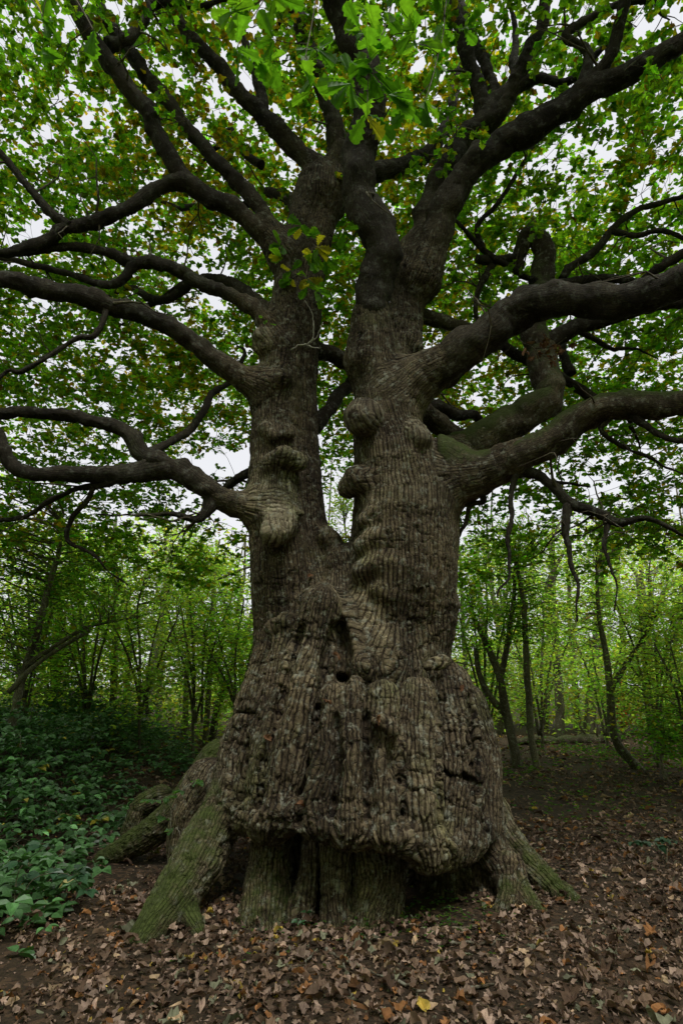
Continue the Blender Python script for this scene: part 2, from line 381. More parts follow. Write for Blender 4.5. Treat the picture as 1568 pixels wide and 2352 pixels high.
add([(1085, 1850, 5.1, 46), (1130, 1960, 5.0, 42), (1180, 2045, 4.8, 34), (1238, 2108, 4.62, 22)], moss=.28, **RT)
add([(1120, 1880, 5.35, 44), (1200, 1975, 5.15, 32), (1268, 2040, 4.95, 30), (1335, 2090, 4.78, 20)], moss=.4, **RT)
add([(540, 1790, 5.05, 46), (500, 1890, 4.85, 56), (450, 1985, 4.55, 60), (395, 2070, 4.35, 50), (325, 2165, 4.15, 34)], moss=.55, **RT)
add([(1170, 1990, 4.86, 34), (1168, 2060, 4.72, 24), (1150, 2110, 4.58, 17)], moss=.2, **RT)
add([(430, 2020, 4.47, 42), (430, 2090, 4.33, 26), (460, 2150, 4.2, 15)], moss=.45, **RT)
add([(600, 2060, 4.6, 40), (572, 2110, 4.5, 24), (545, 2135, 4.44, 14)], moss=.3, **RT)
add([(505, 1760, 5.6, 55), (440, 1835, 5.65, 44), (382, 1890, 5.7, 33), (322, 1930, 5.75, 30), (240, 1975, 5.82, 22)], moss=.7, **RT)
add([(370, 1830, 5.95, 26), (325, 1850, 5.95, 24), (300, 1910, 5.95, 22)], moss=.6, **RT)
add([(480, 1800, 5.3, 55), (440, 1870, 5.25, 46), (425, 1950, 5.2, 40)], **RT)
# two stems
LS1 = add([(652, 1520, 5.5, 62), (642, 1300, 5.36, 66), (630, 1150, 5.38, 60), (630, 1000, 5.4, 54), (640, 880, 5.4, 52), (650, 790, 5.4, 43), (660, 700, 5.4, 34), (670, 600, 5.4, 31), (694, 500, 5.4, 32), (718, 425, 5.4, 32)], k=.1, plate=.025, ridge=.3)
LS2 = add([(735, 1400, 5.45, 60), (715, 1250, 5.52, 44), (706, 1150, 5.54, 36), (696, 1000, 5.54, 35), (694, 880, 5.52, 31), (704, 760, 5.5, 30), (711, 650, 5.48, 31), (731, 540, 5.45, 33), (758, 440, 5.45, 27)], k=.06, plate=.026)
RS = add([(905, 1580, 5.5, 118), (915, 1470, 5.42, 116), (918, 1330, 5.32, 122), (925, 1170, 5.28, 112), (910, 1070, 5.28, 98), (884, 980, 5.25, 74), (868, 900, 5.25, 55), (854, 820, 5.2, 40), (852, 740, 5.15, 36)], k=.12, plate=.028, ridge=.15)
add([(1000, 1450, 5.3, 42), (1002, 1300, 5.32, 46), (1000, 1180, 5.32, 50), (1015, 1080, 5.32, 58)], k=.09, plate=.028)
RSB = add([(900, 980, 5.4, 60), (915, 860, 5.45, 50), (926, 760, 5.45, 41), (938, 660, 5.45, 36), (955, 580, 5.45, 37)], k=.08, plate=.024, ridge=.45)
add([(805, 1590, 5.18, 60), (803, 1480, 5.26, 56), (796, 1380, 5.28, 48), (786, 1290, 5.3, 40)], k=.08, plate=.026)
# burrs, ledges and stubs
BUR0 = len(stems)
BU = dict(k=.085, kind='burr', plate=.02, grain=False)
for pts in ([(644, 1205, 5.12, 38), (630, 1222, 5.03, 32)], [(612, 1182, 5.1, 13), (650, 1168, 5.06, 14), (690, 1182, 5.12, 12)],
            [(832, 958, 4.98, 40), (828, 962, 4.9, 34)], [(950, 1002, 5.03, 34), (965, 1010, 4.98, 26)], [(930, 1058, 4.92, 30), (932, 1075, 4.92, 24)],
            [(820, 1105, 5.0, 44), (800, 1120, 5.04, 30)], [(945, 785, 5.3, 30), (958, 800, 5.26, 18)], [(605, 790, 5.28, 26), (598, 775, 5.22, 18)],
            [(832, 1196, 4.93, 20), (862, 1176, 4.9, 25)], [(892, 1170, 4.9, 22), (928, 1186, 4.92, 14)], [(826, 1254, 4.92, 22), (862, 1236, 4.88, 28)], [(900, 1230, 4.87, 26), (950, 1256, 4.9, 18)],
            [(828, 1312, 4.91, 28), (868, 1296, 4.87, 26)], [(905, 1290, 4.86, 28), (960, 1326, 4.88, 22)], [(866, 1356, 4.86, 18), (900, 1368, 4.84, 14)],
            [(1035, 1392, 5.2, 26), (1036, 1420, 5.2, 18)], [(700, 1375, 5.0, 20), (742, 1355, 4.95, 26), (770, 1372, 4.98, 18)],
            [(790, 1515, 4.78, 30), (835, 1535, 4.74, 36)], [(920, 1503, 4.68, 14), (922, 1508, 4.65, 12)], [(985, 1530, 4.75, 16), (1015, 1518, 4.8, 16)],
            [(620, 1442, 5.0, 20), (655, 1425, 4.97, 20)], [(612, 985, 5.13, 24), (628, 1000, 5.1, 20)], [(662, 988, 5.14, 18), (666, 996, 5.12, 16)],
            [(618, 1068, 5.14, 22), (650, 1045, 5.08, 28), (686, 1062, 5.16, 22)], [(628, 875, 5.14, 26), (650, 868, 5.12, 26)],
            [(745, 1228, 5.35, 30), (765, 1240, 5.3, 26)], [(1030, 1030, 5.3, 30), (1060, 1045, 5.3, 26)],
            [(762, 1898, 4.24, 14), (764, 1915, 4.24, 12)], [(730, 1690, 4.3, 20), (705, 1712, 4.31, 14)], [(870, 1660, 4.26, 22), (905, 1680, 4.28, 18)],
            [(520, 1790, 4.78, 16), (505, 1820, 4.76, 13)]):
    kn = len(stems)-BUR0 in (0, 2, 3, 7); add([(a_, b_, c_-(.05 if kn else -.01 if not 1160 < b_ < 1372 or a_ < 780 or a_ > 970 else -.045), h_*(1.08 if kn else .82)) for a_, b_, c_, h_ in pts], **{**BU, 'k': .028 if kn else .07})

# ------------------------------------------------------------------ limbs traced from the photograph: (px, py, half width), depth from -> to
LIMBS = [
 ('limb', [(655, 590, 30), (610, 540, 27), (540, 482, 25), (480, 450, 25), (430, 415, 24), (395, 360, 23), (340, 270, 22), (290, 200, 22), (240, 130, 20), (200, 70, 19), (150, -40, 18)], 5.35, 4.2),
 ('limb', [(425, 420, 20), (380, 425, 18), (310, 470, 18), (230, 505, 18), (160, 520, 17), (90, 555, 15), (40, 575, 13), (0, 580, 11), (-80, 570, 10)], 4.85, 4.5),
 ('limb', [(650, 570, 24), (610, 500, 20), (570, 440, 20), (520, 390, 18), (485, 360, 17), (455, 320, 17), (400, 250, 17), (340, 180, 17), (290, 100, 17), (245, 40, 16), (205, -40, 15)], 5.3, 4.6),
 ('limb', [(640, 790, 26), (615, 750, 23), (585, 710, 22), (545, 685, 20), (490, 662, 18), (440, 642, 18), (400, 615, 18), (350, 600, 17), (310, 600, 16), (250, 580, 13), (200, 570, 11), (150, 565, 10), (90, 575, 9), (20, 580, 8), (-60, 570, 7)], 5.3, 4.7),
 ('limb', [(660, 750, 22), (620, 715, 20), (570, 680, 17), (530, 652, 15), (480, 640, 12), (420, 655, 10), (370, 690, 9)], 5.45, 6.2),
 ('limb', [(600, 890, 34), (545, 860, 27), (480, 815, 24), (420, 770, 23), (350, 735, 22), (270, 705, 22), (200, 685, 22), (120, 670, 21), (50, 650, 20), (0, 640, 19), (-100, 615, 18)], 5.3, 4.2),
 ('limb', [(620, 1170, 46), (570, 1162, 36), (520, 1150, 33), (470, 1120, 31), (420, 1087, 30), (370, 1065, 28), (330, 1040, 24), (305, 1005, 20), (270, 985, 18), (210, 970, 17), (150, 955, 15), (80, 945, 14), (0, 950, 13), (-80, 965, 12)], 5.3, 4.6),
 ('limb', [(390, 1070, 28), (310, 1085, 26), (240, 1092, 22), (160, 1092, 20), (80, 1085, 18), (35, 1072, 18), (8, 1030, 17), (-12, 990, 15), (-60, 950, 14)], 4.95, 4.5),
 ('limb', [(735, 450, 38), (735, 400, 30), (690, 352, 26), (640, 302, 24), (600, 262, 22), (550, 215, 20), (500, 150, 18), (440, 90, 17), (398, 20, 16), (370, -50, 15)], 5.42, 4.8),
 ('limb', [(755, 460, 34), (790, 410, 26), (850, 398, 23), (905, 388, 22), (960, 365, 20), (1010, 320, 17), (1040, 250, 14), (1050, 160, 12)], 5.5, 6.6),
 ('limb', [(745, 440, 30), (772, 340, 24), (745, 210, 22), (705, 90, 22), (670, -30, 20)], 5.42, 4.9),
 ('limb', [(852, 830, 50), (852, 740, 44), (858, 670, 41), (872, 600, 40), (866, 550, 40), (845, 480, 40), (830, 400, 37), (836, 330, 36), (850, 250, 34), (840, 150, 32), (795, 50, 30), (755, -40, 28)], 5.18, 4.0),
 ('limb', [(950, 620, 44), (968, 560, 36), (978, 515, 34), (1000, 450, 32), (1030, 372, 29), (1080, 312, 28), (1118, 265, 26)], 5.45, 5.3),
 ('limb', [(1112, 278, 22), (1098, 200, 18), (1070, 120, 18), (1045, 40, 17), (1030, -40, 16)], 5.32, 5.0),
 ('limb', [(1118, 275, 20), (1132, 215, 15), (1120, 160, 14), (1090, 95, 13), (1062, 30, 13), (1050, -40, 12)], 5.32, 5.4),
 ('limb', [(1115, 285, 24), (1145, 265, 20), (1178, 205, 18), (1210, 130, 18), (1238, 60, 16), (1260, -40, 14)], 5.3, 4.7),
 ('limb', [(965, 640, 44), (988, 580, 36), (1012, 500, 35), (1048, 428, 34), (1100, 360, 33), (1160, 315, 32), (1230, 280, 32), (1310, 240, 31), (1380, 195, 27), (1460, 155, 25), (1530, 120, 23), (1640, 60, 21)], 5.35, 4.0),
 ('limb', [(1240, 270, 20), (1310, 222, 17), (1360, 180, 16), (1400, 130, 15), (1422, 60, 15), (1445, -40, 14)], 4.75, 4.1),
 ('limb', [(915, 905, 62), (960, 868, 52), (1000, 845, 48), (1060, 810, 45), (1130, 765, 42), (1200, 710, 40), (1260, 686, 38), (1340, 686, 38), (1420, 690, 36), (1500, 670, 36), (1568, 650, 36), (1680, 610, 34)], 5.2, 3.9),
 ('limb', [(1020, 1100, 66), (1080, 1092, 52), (1120, 1078, 46), (1170, 1052, 41), (1240, 1020, 38), (1310, 980, 36), (1380, 945, 33), (1450, 930, 32), (1568, 930, 30), (1690, 938, 28)], 5.25, 4.3),
 ('limb', [(1000, 1065, 46), (1080, 1022, 38), (1150, 982, 37), (1205, 962, 38), (1245, 935, 37), (1252, 870, 33), (1236, 800, 30), (1225, 740, 28), (1240, 690, 27), (1250, 640, 25), (1252, 590, 22), (1238, 555, 20), (1212, 546, 18), (1196, 566, 15), (1192, 600, 11), (1196, 618, 7)], 5.5, 5.9),
 ('limb', [(920, 940, 38), (960, 950, 32), (1000, 970, 27), (1045, 1000, 25), (1090, 1040, 20)], 5.6, 6.0),
 ('branch', [(160, 522, 13), (110, 480, 12), (60, 420, 10), (20, 372, 9), (-30, 320, 8)], 4.6, 4.4),
 ('branch', [(312, 602, 13), (272, 650, 11), (220, 650, 9), (150, 625, 8), (80, 606, 8), (-20, 590, 6)], 4.95, 5.1),
 ('branch', [(440, 645, 14), (392, 685, 12), (340, 682, 11), (300, 662, 8), (230, 690, 6)], 5.05, 5.4),
 ('branch', [(345, 1040, 11), (400, 1010, 9), (440, 985, 10), (470, 940, 10), (490, 902, 9), (530, 875, 7), (560, 820, 5)], 4.95, 6.0),
 ('branch', [(490, 1145, 20), (470, 1182, 13), (445, 1192, 9), (400, 1180, 6), (355, 1182, 4)], 5.1, 4.9),
 ('branch', [(620, 1075, 16), (575, 1085, 13), (530, 1110, 11), (500, 1140, 8)], 5.5, 5.8),
 ('branch', [(265, 1100, 12), (240, 1112, 10), (180, 1122, 8), (110, 1152, 7), (60, 1186, 6), (-30, 1200, 5)], 4.75, 4.9),
 ('branch', [(215, 1115, 7), (200, 1150, 6), (165, 1190, 6), (155, 1240, 5), (200, 1265, 4)], 4.78, 5.0),
 ('branch', [(245, 700, 8), (238, 735, 7), (215, 772, 7), (180, 777, 7), (120, 812, 6), (50, 852, 6), (20, 850, 5), (-20, 885, 5)], 4.5, 4.3),
 ('branch', [(1255, 668, 12), (1240, 652, 11), (1180, 620, 8), (1110, 572, 7), (1062, 522, 5), (1043, 503, 3)], 4.6, 4.4),
 ('branch', [(1110, 575, 6), (1095, 520, 6), (1140, 470, 6), (1185, 400, 5), (1225, 330, 4), (1250, 285, 2)], 4.5, 4.3),
 ('branch', [(1245, 660, 13), (1330, 645, 13), (1400, 640, 11), (1470, 645, 6)], 4.5, 4.25),
 ('branch', [(940, 720, 18), (1040, 745, 17), (1140, 785, 16), (1200, 822, 14), (1290, 868, 14), (1360, 912, 13), (1410, 935, 10)], 5.6, 6.5),
 ('branch', [(1240, 800, 20), (1290, 768, 21), (1340, 746, 20), (1420, 726, 18), (1500, 702, 16), (1580, 690, 14)], 5.9, 5.3),
 ('branch', [(1175, 1050, 20), (1205, 1078, 15), (1240, 1095, 14), (1282, 1132, 14), (1310, 1160, 14), (1370, 1176, 12), (1420, 1200, 11), (1480, 1190, 7), (1540, 1215, 5)], 5.0, 4.7),
 ('branch', [(1305, 1160, 11), (1296, 1220, 9), (1305, 1260, 7), (1310, 1302, 6)], 4.9, 4.85),
 ('branch', [(1372, 1176, 9), (1392, 1200, 8), (1385, 1250, 6), (1392, 1275, 4)], 4.85, 4.8),
 ('branch', [(1190, 1065, 8), (1172, 1140, 7), (1176, 1190, 6), (1165, 1230, 6), (1168, 1272, 4)], 5.05, 5.0),
 ('branch', [(1290, 640, 10), (1310, 612, 10), (1362, 580, 10), (1400, 530, 9), (1450, 490, 8), (1500, 470, 7), (1600, 445, 6)], 5.9, 5.6),
 ('branch', [(1400, 530, 7), (1460, 540, 7), (1520, 530, 6), (1600, 560, 5)], 5.8, 5.5),
 ('branch', [(1395, 725, 10), (1480, 640, 11), (1530, 605, 12), (1600, 560, 12)], 5.5, 4.9),
 ('branch', [(975, 930, 16), (1015, 935, 15), (1045, 955, 13), (1088, 955, 12), (1105, 985, 9)], 5.8, 6.3),
 ('branch', [(700, 800, 24), (750, 812, 21), (800, 832, 20), (850, 850, 16)], 5.7, 6.3),
 ('branch', [(700, 1000, 22), (735, 965, 19), (775, 915, 18), (810, 880, 16), (850, 830, 13)], 5.7, 6.6),
 ('branch', [(690, 480, 20), (655, 452, 14), (610, 445, 13), (560, 468, 11), (500, 470, 9), (430, 480, 8)], 5.6, 6.8),
 ('branch', [(600, 380, 10), (560, 350, 9), (530, 300, 9), (510, 330, 7), (480, 350, 5)], 5.9, 6.2),
 ('branch', [(605, 265, 17), (600, 215, 14), (585, 165, 11), (560, 90, 9), (545, 20, 8)], 5.1, 5.0),
 ('branch', [(250, 105, 15), (300, 85, 14), (340, 30, 13), (350, 10, 13), (400, 5, 12), (420, 10, 10)], 4.4, 4.6),
 ('branch', [(1180, 205, 15), (1240, 180, 12), (1300, 190, 10), (1350, 150, 9)], 5.0, 4.7),
 ('branch', [(1330, 215, 12), (1350, 120, 12), (1300, 80, 11), (1400, 20, 10), (1480, 0, 9)], 4.5, 4.3),
 ('branch', [(1310, 860, 12), (1290, 800, 10), (1320, 760, 8), (1400, 800, 6)], 5.5, 5.7),
 ('branch', [(1095, 595, 10), (1130, 600, 12), (1180, 590, 10)], 6.2, 6.4),
 ('branch', [(1130, 610, 9), (1100, 660, 8), (1092, 700, 6), (1095, 730, 5)], 6.2, 6.3),
 ('branch', [(1095, 1120, 10), (1110, 1150, 8), (1080, 1160, 6), (1070, 1200, 5)], 5.2, 5.3),
 ('branch', [(1440, 945, 10), (1490, 985, 8), (1540, 1010, 7), (1600, 1015, 6)], 4.55, 4.4),
 ('branch', [(1400, 960, 7), (1380, 990, 6), (1440, 1030, 5), (1490, 1050, 4)], 4.6, 4.7),
]
def cr(p, r, step):
    """smooth resample of a traced line"""
    n = len(p); P4 = np.vstack([2*p[0]-p[1], p, 2*p[-1]-p[-2]]); out = []; ro = []
    for i in range(n-1):
        p0, p1, p2, p3 = P4[i:i+4]; m = max(1, int(round(np.linalg.norm(p2-p1)/step)))
        for k in range(m):
            t = k/m; out.append(.5*(2*p1+(p2-p0)*t+(2*p0-5*p1+4*p2-p3)*t*t+(3*p1-p0-3*p2+p3)*t**3)); ro.append(r[i]+(r[i+1]-r[i])*t)
    out.append(p[-1]); ro.append(r[-1]); return np.array(out), np.array(ro)
def frames(p):
    t = np.gradient(p, axis=0); t /= np.linalg.norm(t, axis=1)[:, None]+1e-9
    ref = np.array([0, 1., 0]) if abs(t[0, 1]) < .8 else np.array([0, 0, 1.])
    n = ref-t[0]*(ref@t[0]); n /= np.linalg.norm(n); N = [n]
    for i in range(1, len(p)):
        n = n-t[i]*(n@t[i]); n /= np.linalg.norm(n)+1e-9; N.append(n)
    N = np.array(N); return t, N, np.cross(t, N)
def tube(p, r, ns, rough=0., plate=.018, seed=0, moss=0., cap=True):
    """returns verts, quads(flat), sizes, buv, moss per vertex"""
    t, N, B = frames(p); n = len(p)
    th = np.linspace(0, 2*np.pi, ns, endpoint=False)
    L = np.concatenate([[0], np.cumsum(np.linalg.norm(np.diff(p, axis=0), axis=1))])
    dirs = np.cos(th)[None, :, None]*N[:, None]+np.sin(th)[None, :, None]*B[:, None]
    V = p[:, None]+dirs*r[:, None, None]
    u = np.broadcast_to((th*max(r.mean(), .01))[None], (n, ns)); v = np.broadcast_to(L[:, None], (n, ns))
    D = dirs.reshape(-1, 3); Vf = V.reshape(-1, 3); rr = np.repeat(r, ns)
    if rough > 0:
        d = rr*(.2*vn(Vf, 2.2/max(r.mean(), .03)*.25, seed)+.14*vn(Vf, 1.1/max(r.mean(), .03), seed+2))
        lr_ = np.random.default_rng(seed+500)
        for _ in range(int(L[-1]*2.2)):      # knuckles and healed stubs
            ci = lr_.integers(0, n*ns); rad = rr[ci]*lr_.uniform(.35, .8); d = d+rr*lr_.uniform(.15, .45)*np.exp(-((Vf-Vf[ci])**2).sum(1)/(rad*rad))*(1 if L[-1] > .8 else 0)
        hh, bU, bV, _ = bark_height(u.ravel()*1., v.ravel(), Vf, plate, seed)
        Vf = Vf+D*(d*rough+hh*.8*min(1, rough))[:, None]
    I = np.arange(n*ns).reshape(n, ns); J = np.roll(I, -1, 1)
    q = np.stack([I[:-1], J[:-1], J[1:], I[1:]], -1).reshape(-1, 4)
    fl = [q.ravel()]; sz = [np.full(len(q), 4)]
    if cap: fl += [I[-1], I[0][::-1]]; sz += [[ns], [ns]]
    buv = np.stack([u.ravel()/plate if rough <= 0 else bU, v.ravel()/plate/4.6, np.full(n*ns, seed*1.7)], 1)
    mv = moss*np.clip(D[:, 2]*1.2+.25, 0, 1)
    return Vf, np.concatenate([np.asarray(a) for a in fl]), np.concatenate([np.asarray(a) for a in sz]), buv, mv
class Batch:
    def __init__(s): s.V, s.F, s.S, s.U, s.M, s.o = [], [], [], [], [], 0
    def add(s, T):
        V, F_, S_, U, M_ = T; s.V.append(V); s.F.append(F_+s.o); s.S.append(S_); s.U.append(U); s.M.append(M_); s.o += len(V)
    def mesh(s, name, mat, inv=None):
        V = np.concatenate(s.V)
        if inv is not None: V = V-np.asarray(inv)
        me = rawmesh(name, V, np.concatenate(s.F), np.concatenate(s.S), mat)
        setattr_(me, 'buv', 'FLOAT_VECTOR', 'POINT', np.concatenate(s.U)); setattr_(me, 'moss', 'FLOAT', 'POINT', np.concatenate(s.M)); return me

ROOTED = (0, 2, 3, 4, 5, 6, 8, 9, 10, 11, 12, 16, 18, 19, 20, 21, 34, 44, 45, 46)      # spring from the stems; the others from an earlier limb
def proj(p):
    t = tdep(p.T); return 784+F*p[:, 0]/t, 1176-F*((p[:, 2]-CAMZ)*CP-p[:, 1]*SP)/t
limb_lines = []; allpts = []
for k, (nm, pts, ya, yb) in enumerate(LIMBS):
    if k not in ROOTED and allpts:
        A = np.concatenate(allpts); px, py = proj(A); d = np.hypot(px-pts[0][0], py-pts[0][1]); i = int(np.argmin(d))
        if d[i] < 60: yb += A[i][1]-ya; ya = A[i][1]
    p, r = line2(pts, ya, yb); r = r*np.concatenate([[1.], np.full(len(r)-1, 1. if k in (11, 18, 20) else .94 if k in (16, 19, 5) else .84)]); limb_lines.append((nm, p, r)); q, qr = cr(p, r, .05); allpts.append(q)
    if nm == 'limb' and k in ROOTED:
        L = np.concatenate([[0], np.cumsum(np.linalg.norm(np.diff(q, axis=0), axis=1))])
        ln = 2.6*qr[0]+.15; m = L < ln
        sel = np.linspace(0, m.sum()-1, 5).astype(int)
        f = L[sel]/ln
        stems.append(Stem(q[sel], qr[sel]*(1.22-.42*f), k=.16, kind='collar', plate=.024))

# ---- sample the field and skin it
def skin():
    h = .0238; lo = np.array([-2.45, 3.85, -.2]); hi = np.array([2.5, 7.0, 7.75]); n = np.ceil((hi-lo)/h).astype(int)+1
    D = np.full(n, .35, np.float32)
    ax = [(lo[i]+h*np.arange(n[i])).astype(np.float32) for i in range(3)]
    for s in stems:
        # evaluate the whole stem on its box, slab by slab
        a, b = s.bbox(s.k+.05)
        i0 = np.clip(np.floor((a-lo)/h).astype(int), 0, n-1); i1 = np.clip(np.ceil((b-lo)/h).astype(int)+1, 1, n)
        for z0 in range(i0[2], i1[2], 24):
            z1 = min(z0+24, i1[2]); zl, zh = ax[2][z0], ax[2][z1-1]
            idx = [i for i in range(len(s.p)-1) if min(s.p[i][2]-s.r[i], s.p[i+1][2]-s.r[i+1])-s.k-.05 <= zh and max(s.p[i][2]+s.r[i], s.p[i+1][2]+s.r[i+1])+s.k+.05 >= zl]
            if not idx: continue
            aa = np.min([np.minimum(s.p[i], s.p[i+1])-max(s.r[i], s.r[i+1]) for i in idx], 0)-s.k-.05
            bb = np.max([np.maximum(s.p[i], s.p[i+1])+max(s.r[i], s.r[i+1]) for i in idx], 0)+s.k+.05
            j0 = np.clip(np.floor((aa-lo)/h).astype(int), 0, n-1); j1 = np.clip(np.ceil((bb-lo)/h).astype(int)+1, 1, n)
            if (j1[:2] <= j0[:2]).any(): continue
            gx, gy, gzz = ax[0][j0[0]:j1[0], None, None], ax[1][None, j0[1]:j1[1], None], ax[2][None, None, z0:z1]
            best = np.float32(9.)
            for i in idx:
                A, Bv = s.p[i].astype(np.float32), s.p[i+1].astype(np.float32); ab = Bv-A; L2 = ab@ab
                wx, wy, wz = gx-A[0], gy-A[1], gzz-A[2]
                t = np.clip((wx*ab[0]+wy*ab[1]+wz*ab[2])/L2, 0, 1)
                d = np.sqrt((wx-t*ab[0])**2+(wy-t*ab[1])**2+(wz-t*ab[2])**2)-(s.r[i]+(s.r[i+1]-s.r[i])*t)
                best = np.minimum(best, d)
            sub = D[j0[0]:j1[0], j0[1]:j1[1], z0:z1]
            hh = np.maximum(s.k-np.abs(sub-best), 0)/s.k
            sub[...] = np.minimum(sub, best)-hh*hh*s.k*.25
    for s in cuts:
        for i in range(len(s.p)):      # seat the crease on the surface itself
            ix, iz = int((s.p[i, 0]-lo[0])/h), int((s.p[i, 2]-lo[2])/h); w = np.nonzero(D[ix, :, iz] < 0)[0]
            if len(w): s.p[i, 1] = lo[1]+h*w[0]+.015
        a, b = s.bbox(.2); j0 = np.clip(np.floor((a-lo)/h).astype(int), 0, n-1); j1 = np.clip(np.ceil((b-lo)/h).astype(int)+1, 1, n)
        gx, gy, gq = np.meshgrid(*[ax[i][j0[i]:j1[i]] for i in range(3)], indexing='ij'); sh = gx.shape
        ym = np.interp(gq.ravel(), np.sort(s.p[:, 2]), s.p[np.argsort(s.p[:, 2]), 1]); d = s.eval(np.stack([gx.ravel(), ym+(gy.ravel()-ym)*.42, gq.ravel()], 1).astype(float)).reshape(sh); sub = D[j0[0]:j1[0], j0[1]:j1[1], j0[2]:j1[2]]
        k = .02; hh = np.maximum(k-np.abs(sub+d), 0)/k; sub[...] = np.maximum(sub, -d)+hh*hh*k*.25
    ins = D < 0
    for a in range(3):
        sl_ = [slice(None)]*3; sl_[a] = 0; ins[tuple(sl_)] = False; D[tuple(sl_)] = .1; sl_[a] = -1; ins[tuple(sl_)] = False; D[tuple(sl_)] = .1
    c = [(i, j, k) for i in (0, 1) for j in (0, 1) for k in (0, 1)]
    cnt = sum(ins[i:n[0]-1+i, j:n[1]-1+j, k:n[2]-1+k].astype(np.int8) for i, j, k in c)
    act = np.argwhere((cnt > 0) & (cnt < 8))
    vals = {o: D[act[:, 0]+o[0], act[:, 1]+o[1], act[:, 2]+o[2]] for o in c}
    acc = np.zeros((len(act), 3)); num = np.zeros(len(act))
    for o in c:
        for a in range(3):
            if o[a] == 0:
                o2 = list(o); o2[a] = 1; o2 = tuple(o2); va, vb = vals[o], vals[o2]
                m = (va < 0) != (vb < 0); t = np.where(m, va/np.where(m, va-vb, 1), 0)
                q = np.tile(np.array(o, float), (len(act), 1)); q[:, a] = t
                acc += q*m[:, None]; num += m
    V = lo+(act+acc/num[:, None])*h
    ID = np.full(n-1, -1, np.int32); ID[act[:, 0], act[:, 1], act[:, 2]] = np.arange(len(act))
    quads = []
    for a in range(3):
        b, cc = (a+1) % 3, (a+2) % 3
        s0 = [slice(1, n[i]-1) for i in range(3)]; s0[a] = slice(0, n[a]-1); s1 = list(s0); s1[a] = slice(1, n[a])
        A, Bv = ins[tuple(s0)], ins[tuple(s1)]
        e = np.argwhere(A != Bv); off = np.array([1, 1, 1]); off[a] = 0; e = e+off
        fl = A[tuple((e-off).T)]
        def g(db, dc):
            w = e.copy(); w[:, b] -= db; w[:, cc] -= dc; return ID[w[:, 0], w[:, 1], w[:, 2]]
        q = np.stack([g(1, 1), g(0, 1), g(0, 0), g(1, 0)], 1); q[~fl] = q[~fl][:, ::-1]; quads.append(q)
    return V, np.concatenate(quads)
V0, Q0 = skin(); print('t', round(time.time()-T0, 1))
me0 = rawmesh('skin', V0, Q0, np.full(len(Q0), 4), None)
tmp = bpy.data.objects.new('skin', me0); COL.objects.link(tmp)
md = tmp.modifiers.new('s', 'SUBSURF'); md.levels = 1; md.render_levels = 1
dg = bpy.context.evaluated_depsgraph_get(); me1 = bpy.data.meshes.new_from_object(tmp.evaluated_get(dg))
bpy.data.objects.remove(tmp); bpy.data.meshes.remove(me0)
nv = len(me1.vertices); V1 = np.empty(nv*3, np.float32); me1.vertices.foreach_get('co', V1); V1 = V1.reshape(-1, 3).astype(float)
N1 = np.empty(nv*3, np.float32); me1.vertex_normals.foreach_get('vector', N1); N1 = N1.reshape(-1, 3)
nl = len(me1.loops); LI = np.empty(nl, np.int32); me1.loops.foreach_get('vertex_index', LI); Q1 = LI.reshape(-1, 4)
bpy.data.meshes.remove(me1)

# bark relief, every fold with its own run of plates
Hs = np.zeros(nv); Wt = np.zeros(nv); bestw = np.zeros(nv); OWN = np.zeros(nv, int); BUV = np.zeros((nv, 3)); PT = np.zeros(nv); MO = np.zeros(nv)
RDG = np.zeros(nv); OWB = np.zeros(nv); OWN2 = np.zeros(nv, int)
toc = np.array([0, 0, 1.5])-V1; toc /= np.linalg.norm(toc, axis=1)[:, None]; fac = (N1*toc).sum(1); seenv = fac > -.35
dmin = np.full(nv, 9.); cache = []
for k, s in enumerate(stems):
    a, b = s.bbox(.32); ii = np.nonzero(((V1 > a) & (V1 < b)).all(1))[0]
    if not len(ii): cache.append(None); continue
    d, th, v = s.eval(V1[ii], True); mm = d < .3; ii, d, th, v = ii[mm], d[mm], th[mm], v[mm]; cache.append((ii, d, th, v))
    if s.grain and len(ii): dmin[ii] = np.minimum(dmin[ii], np.maximum(d, -.05))
for k, s in enumerate(stems):
    if cache[k] is None or not len(cache[k][0]): continue
    ii, d, th, v = cache[k]; d = np.maximum(d, -.05)
    if not s.grain:
        w = np.exp(-d/.022); bt = (w*.8 > OWB[ii]) & (s.kind == 'burr'); OWB[ii[bt]] = w[bt]*.8; OWN2[ii[bt]] = k; continue
    mm = d < dmin[ii]+.06; ii, d, th, v = ii[mm], d[mm], th[mm], v[mm]
    if not len(ii): continue
    w = np.exp(-(d-dmin[ii])/.016); vis = seenv[ii]
    hgt = np.zeros(len(ii)); bu, bv, cid = th*s.rref/s.plate, v/s.plate/4.6, np.zeros(len(ii))
    if vis.any(): hgt[vis], bu[vis], bv[vis], cid[vis] = bark_height(th[vis]*s.rref, v[vis], V1[ii[vis]], s.plate, s.seed)
    Hs[ii] += w*hgt; PT[ii] += w*cid; Wt[ii] += w; MO[ii] += w*s.moss
    if s.ridge:
        A = np.stack([th*s.rref*1.3, v*6.5, np.full(len(v), s.seed*.1)], 1)
        RDG[ii] += w*s.ridge*(.022*(1-np.abs(vn(A, 1, s.seed)))**2+.014*vn(A, 2.3, s.seed+4))
    bt = w > bestw[ii]; jj = ii[bt]; bestw[jj] = w[bt]; OWN[jj] = k; BUV[jj, 0] = bu[bt]; BUV[jj, 1] = bv[bt]; BUV[jj, 2] = s.seed
del cache
OWB *= np.exp(np.minimum(dmin, .2)/.022)
Wt = np.maximum(Wt, 1e-6)
lump = .013*fbm(V1, 3.0, 11, 3)+.007*vn(V1, 15, 12)
SMB = .55*sstep(1.7, 3.2, V1[:, 2])
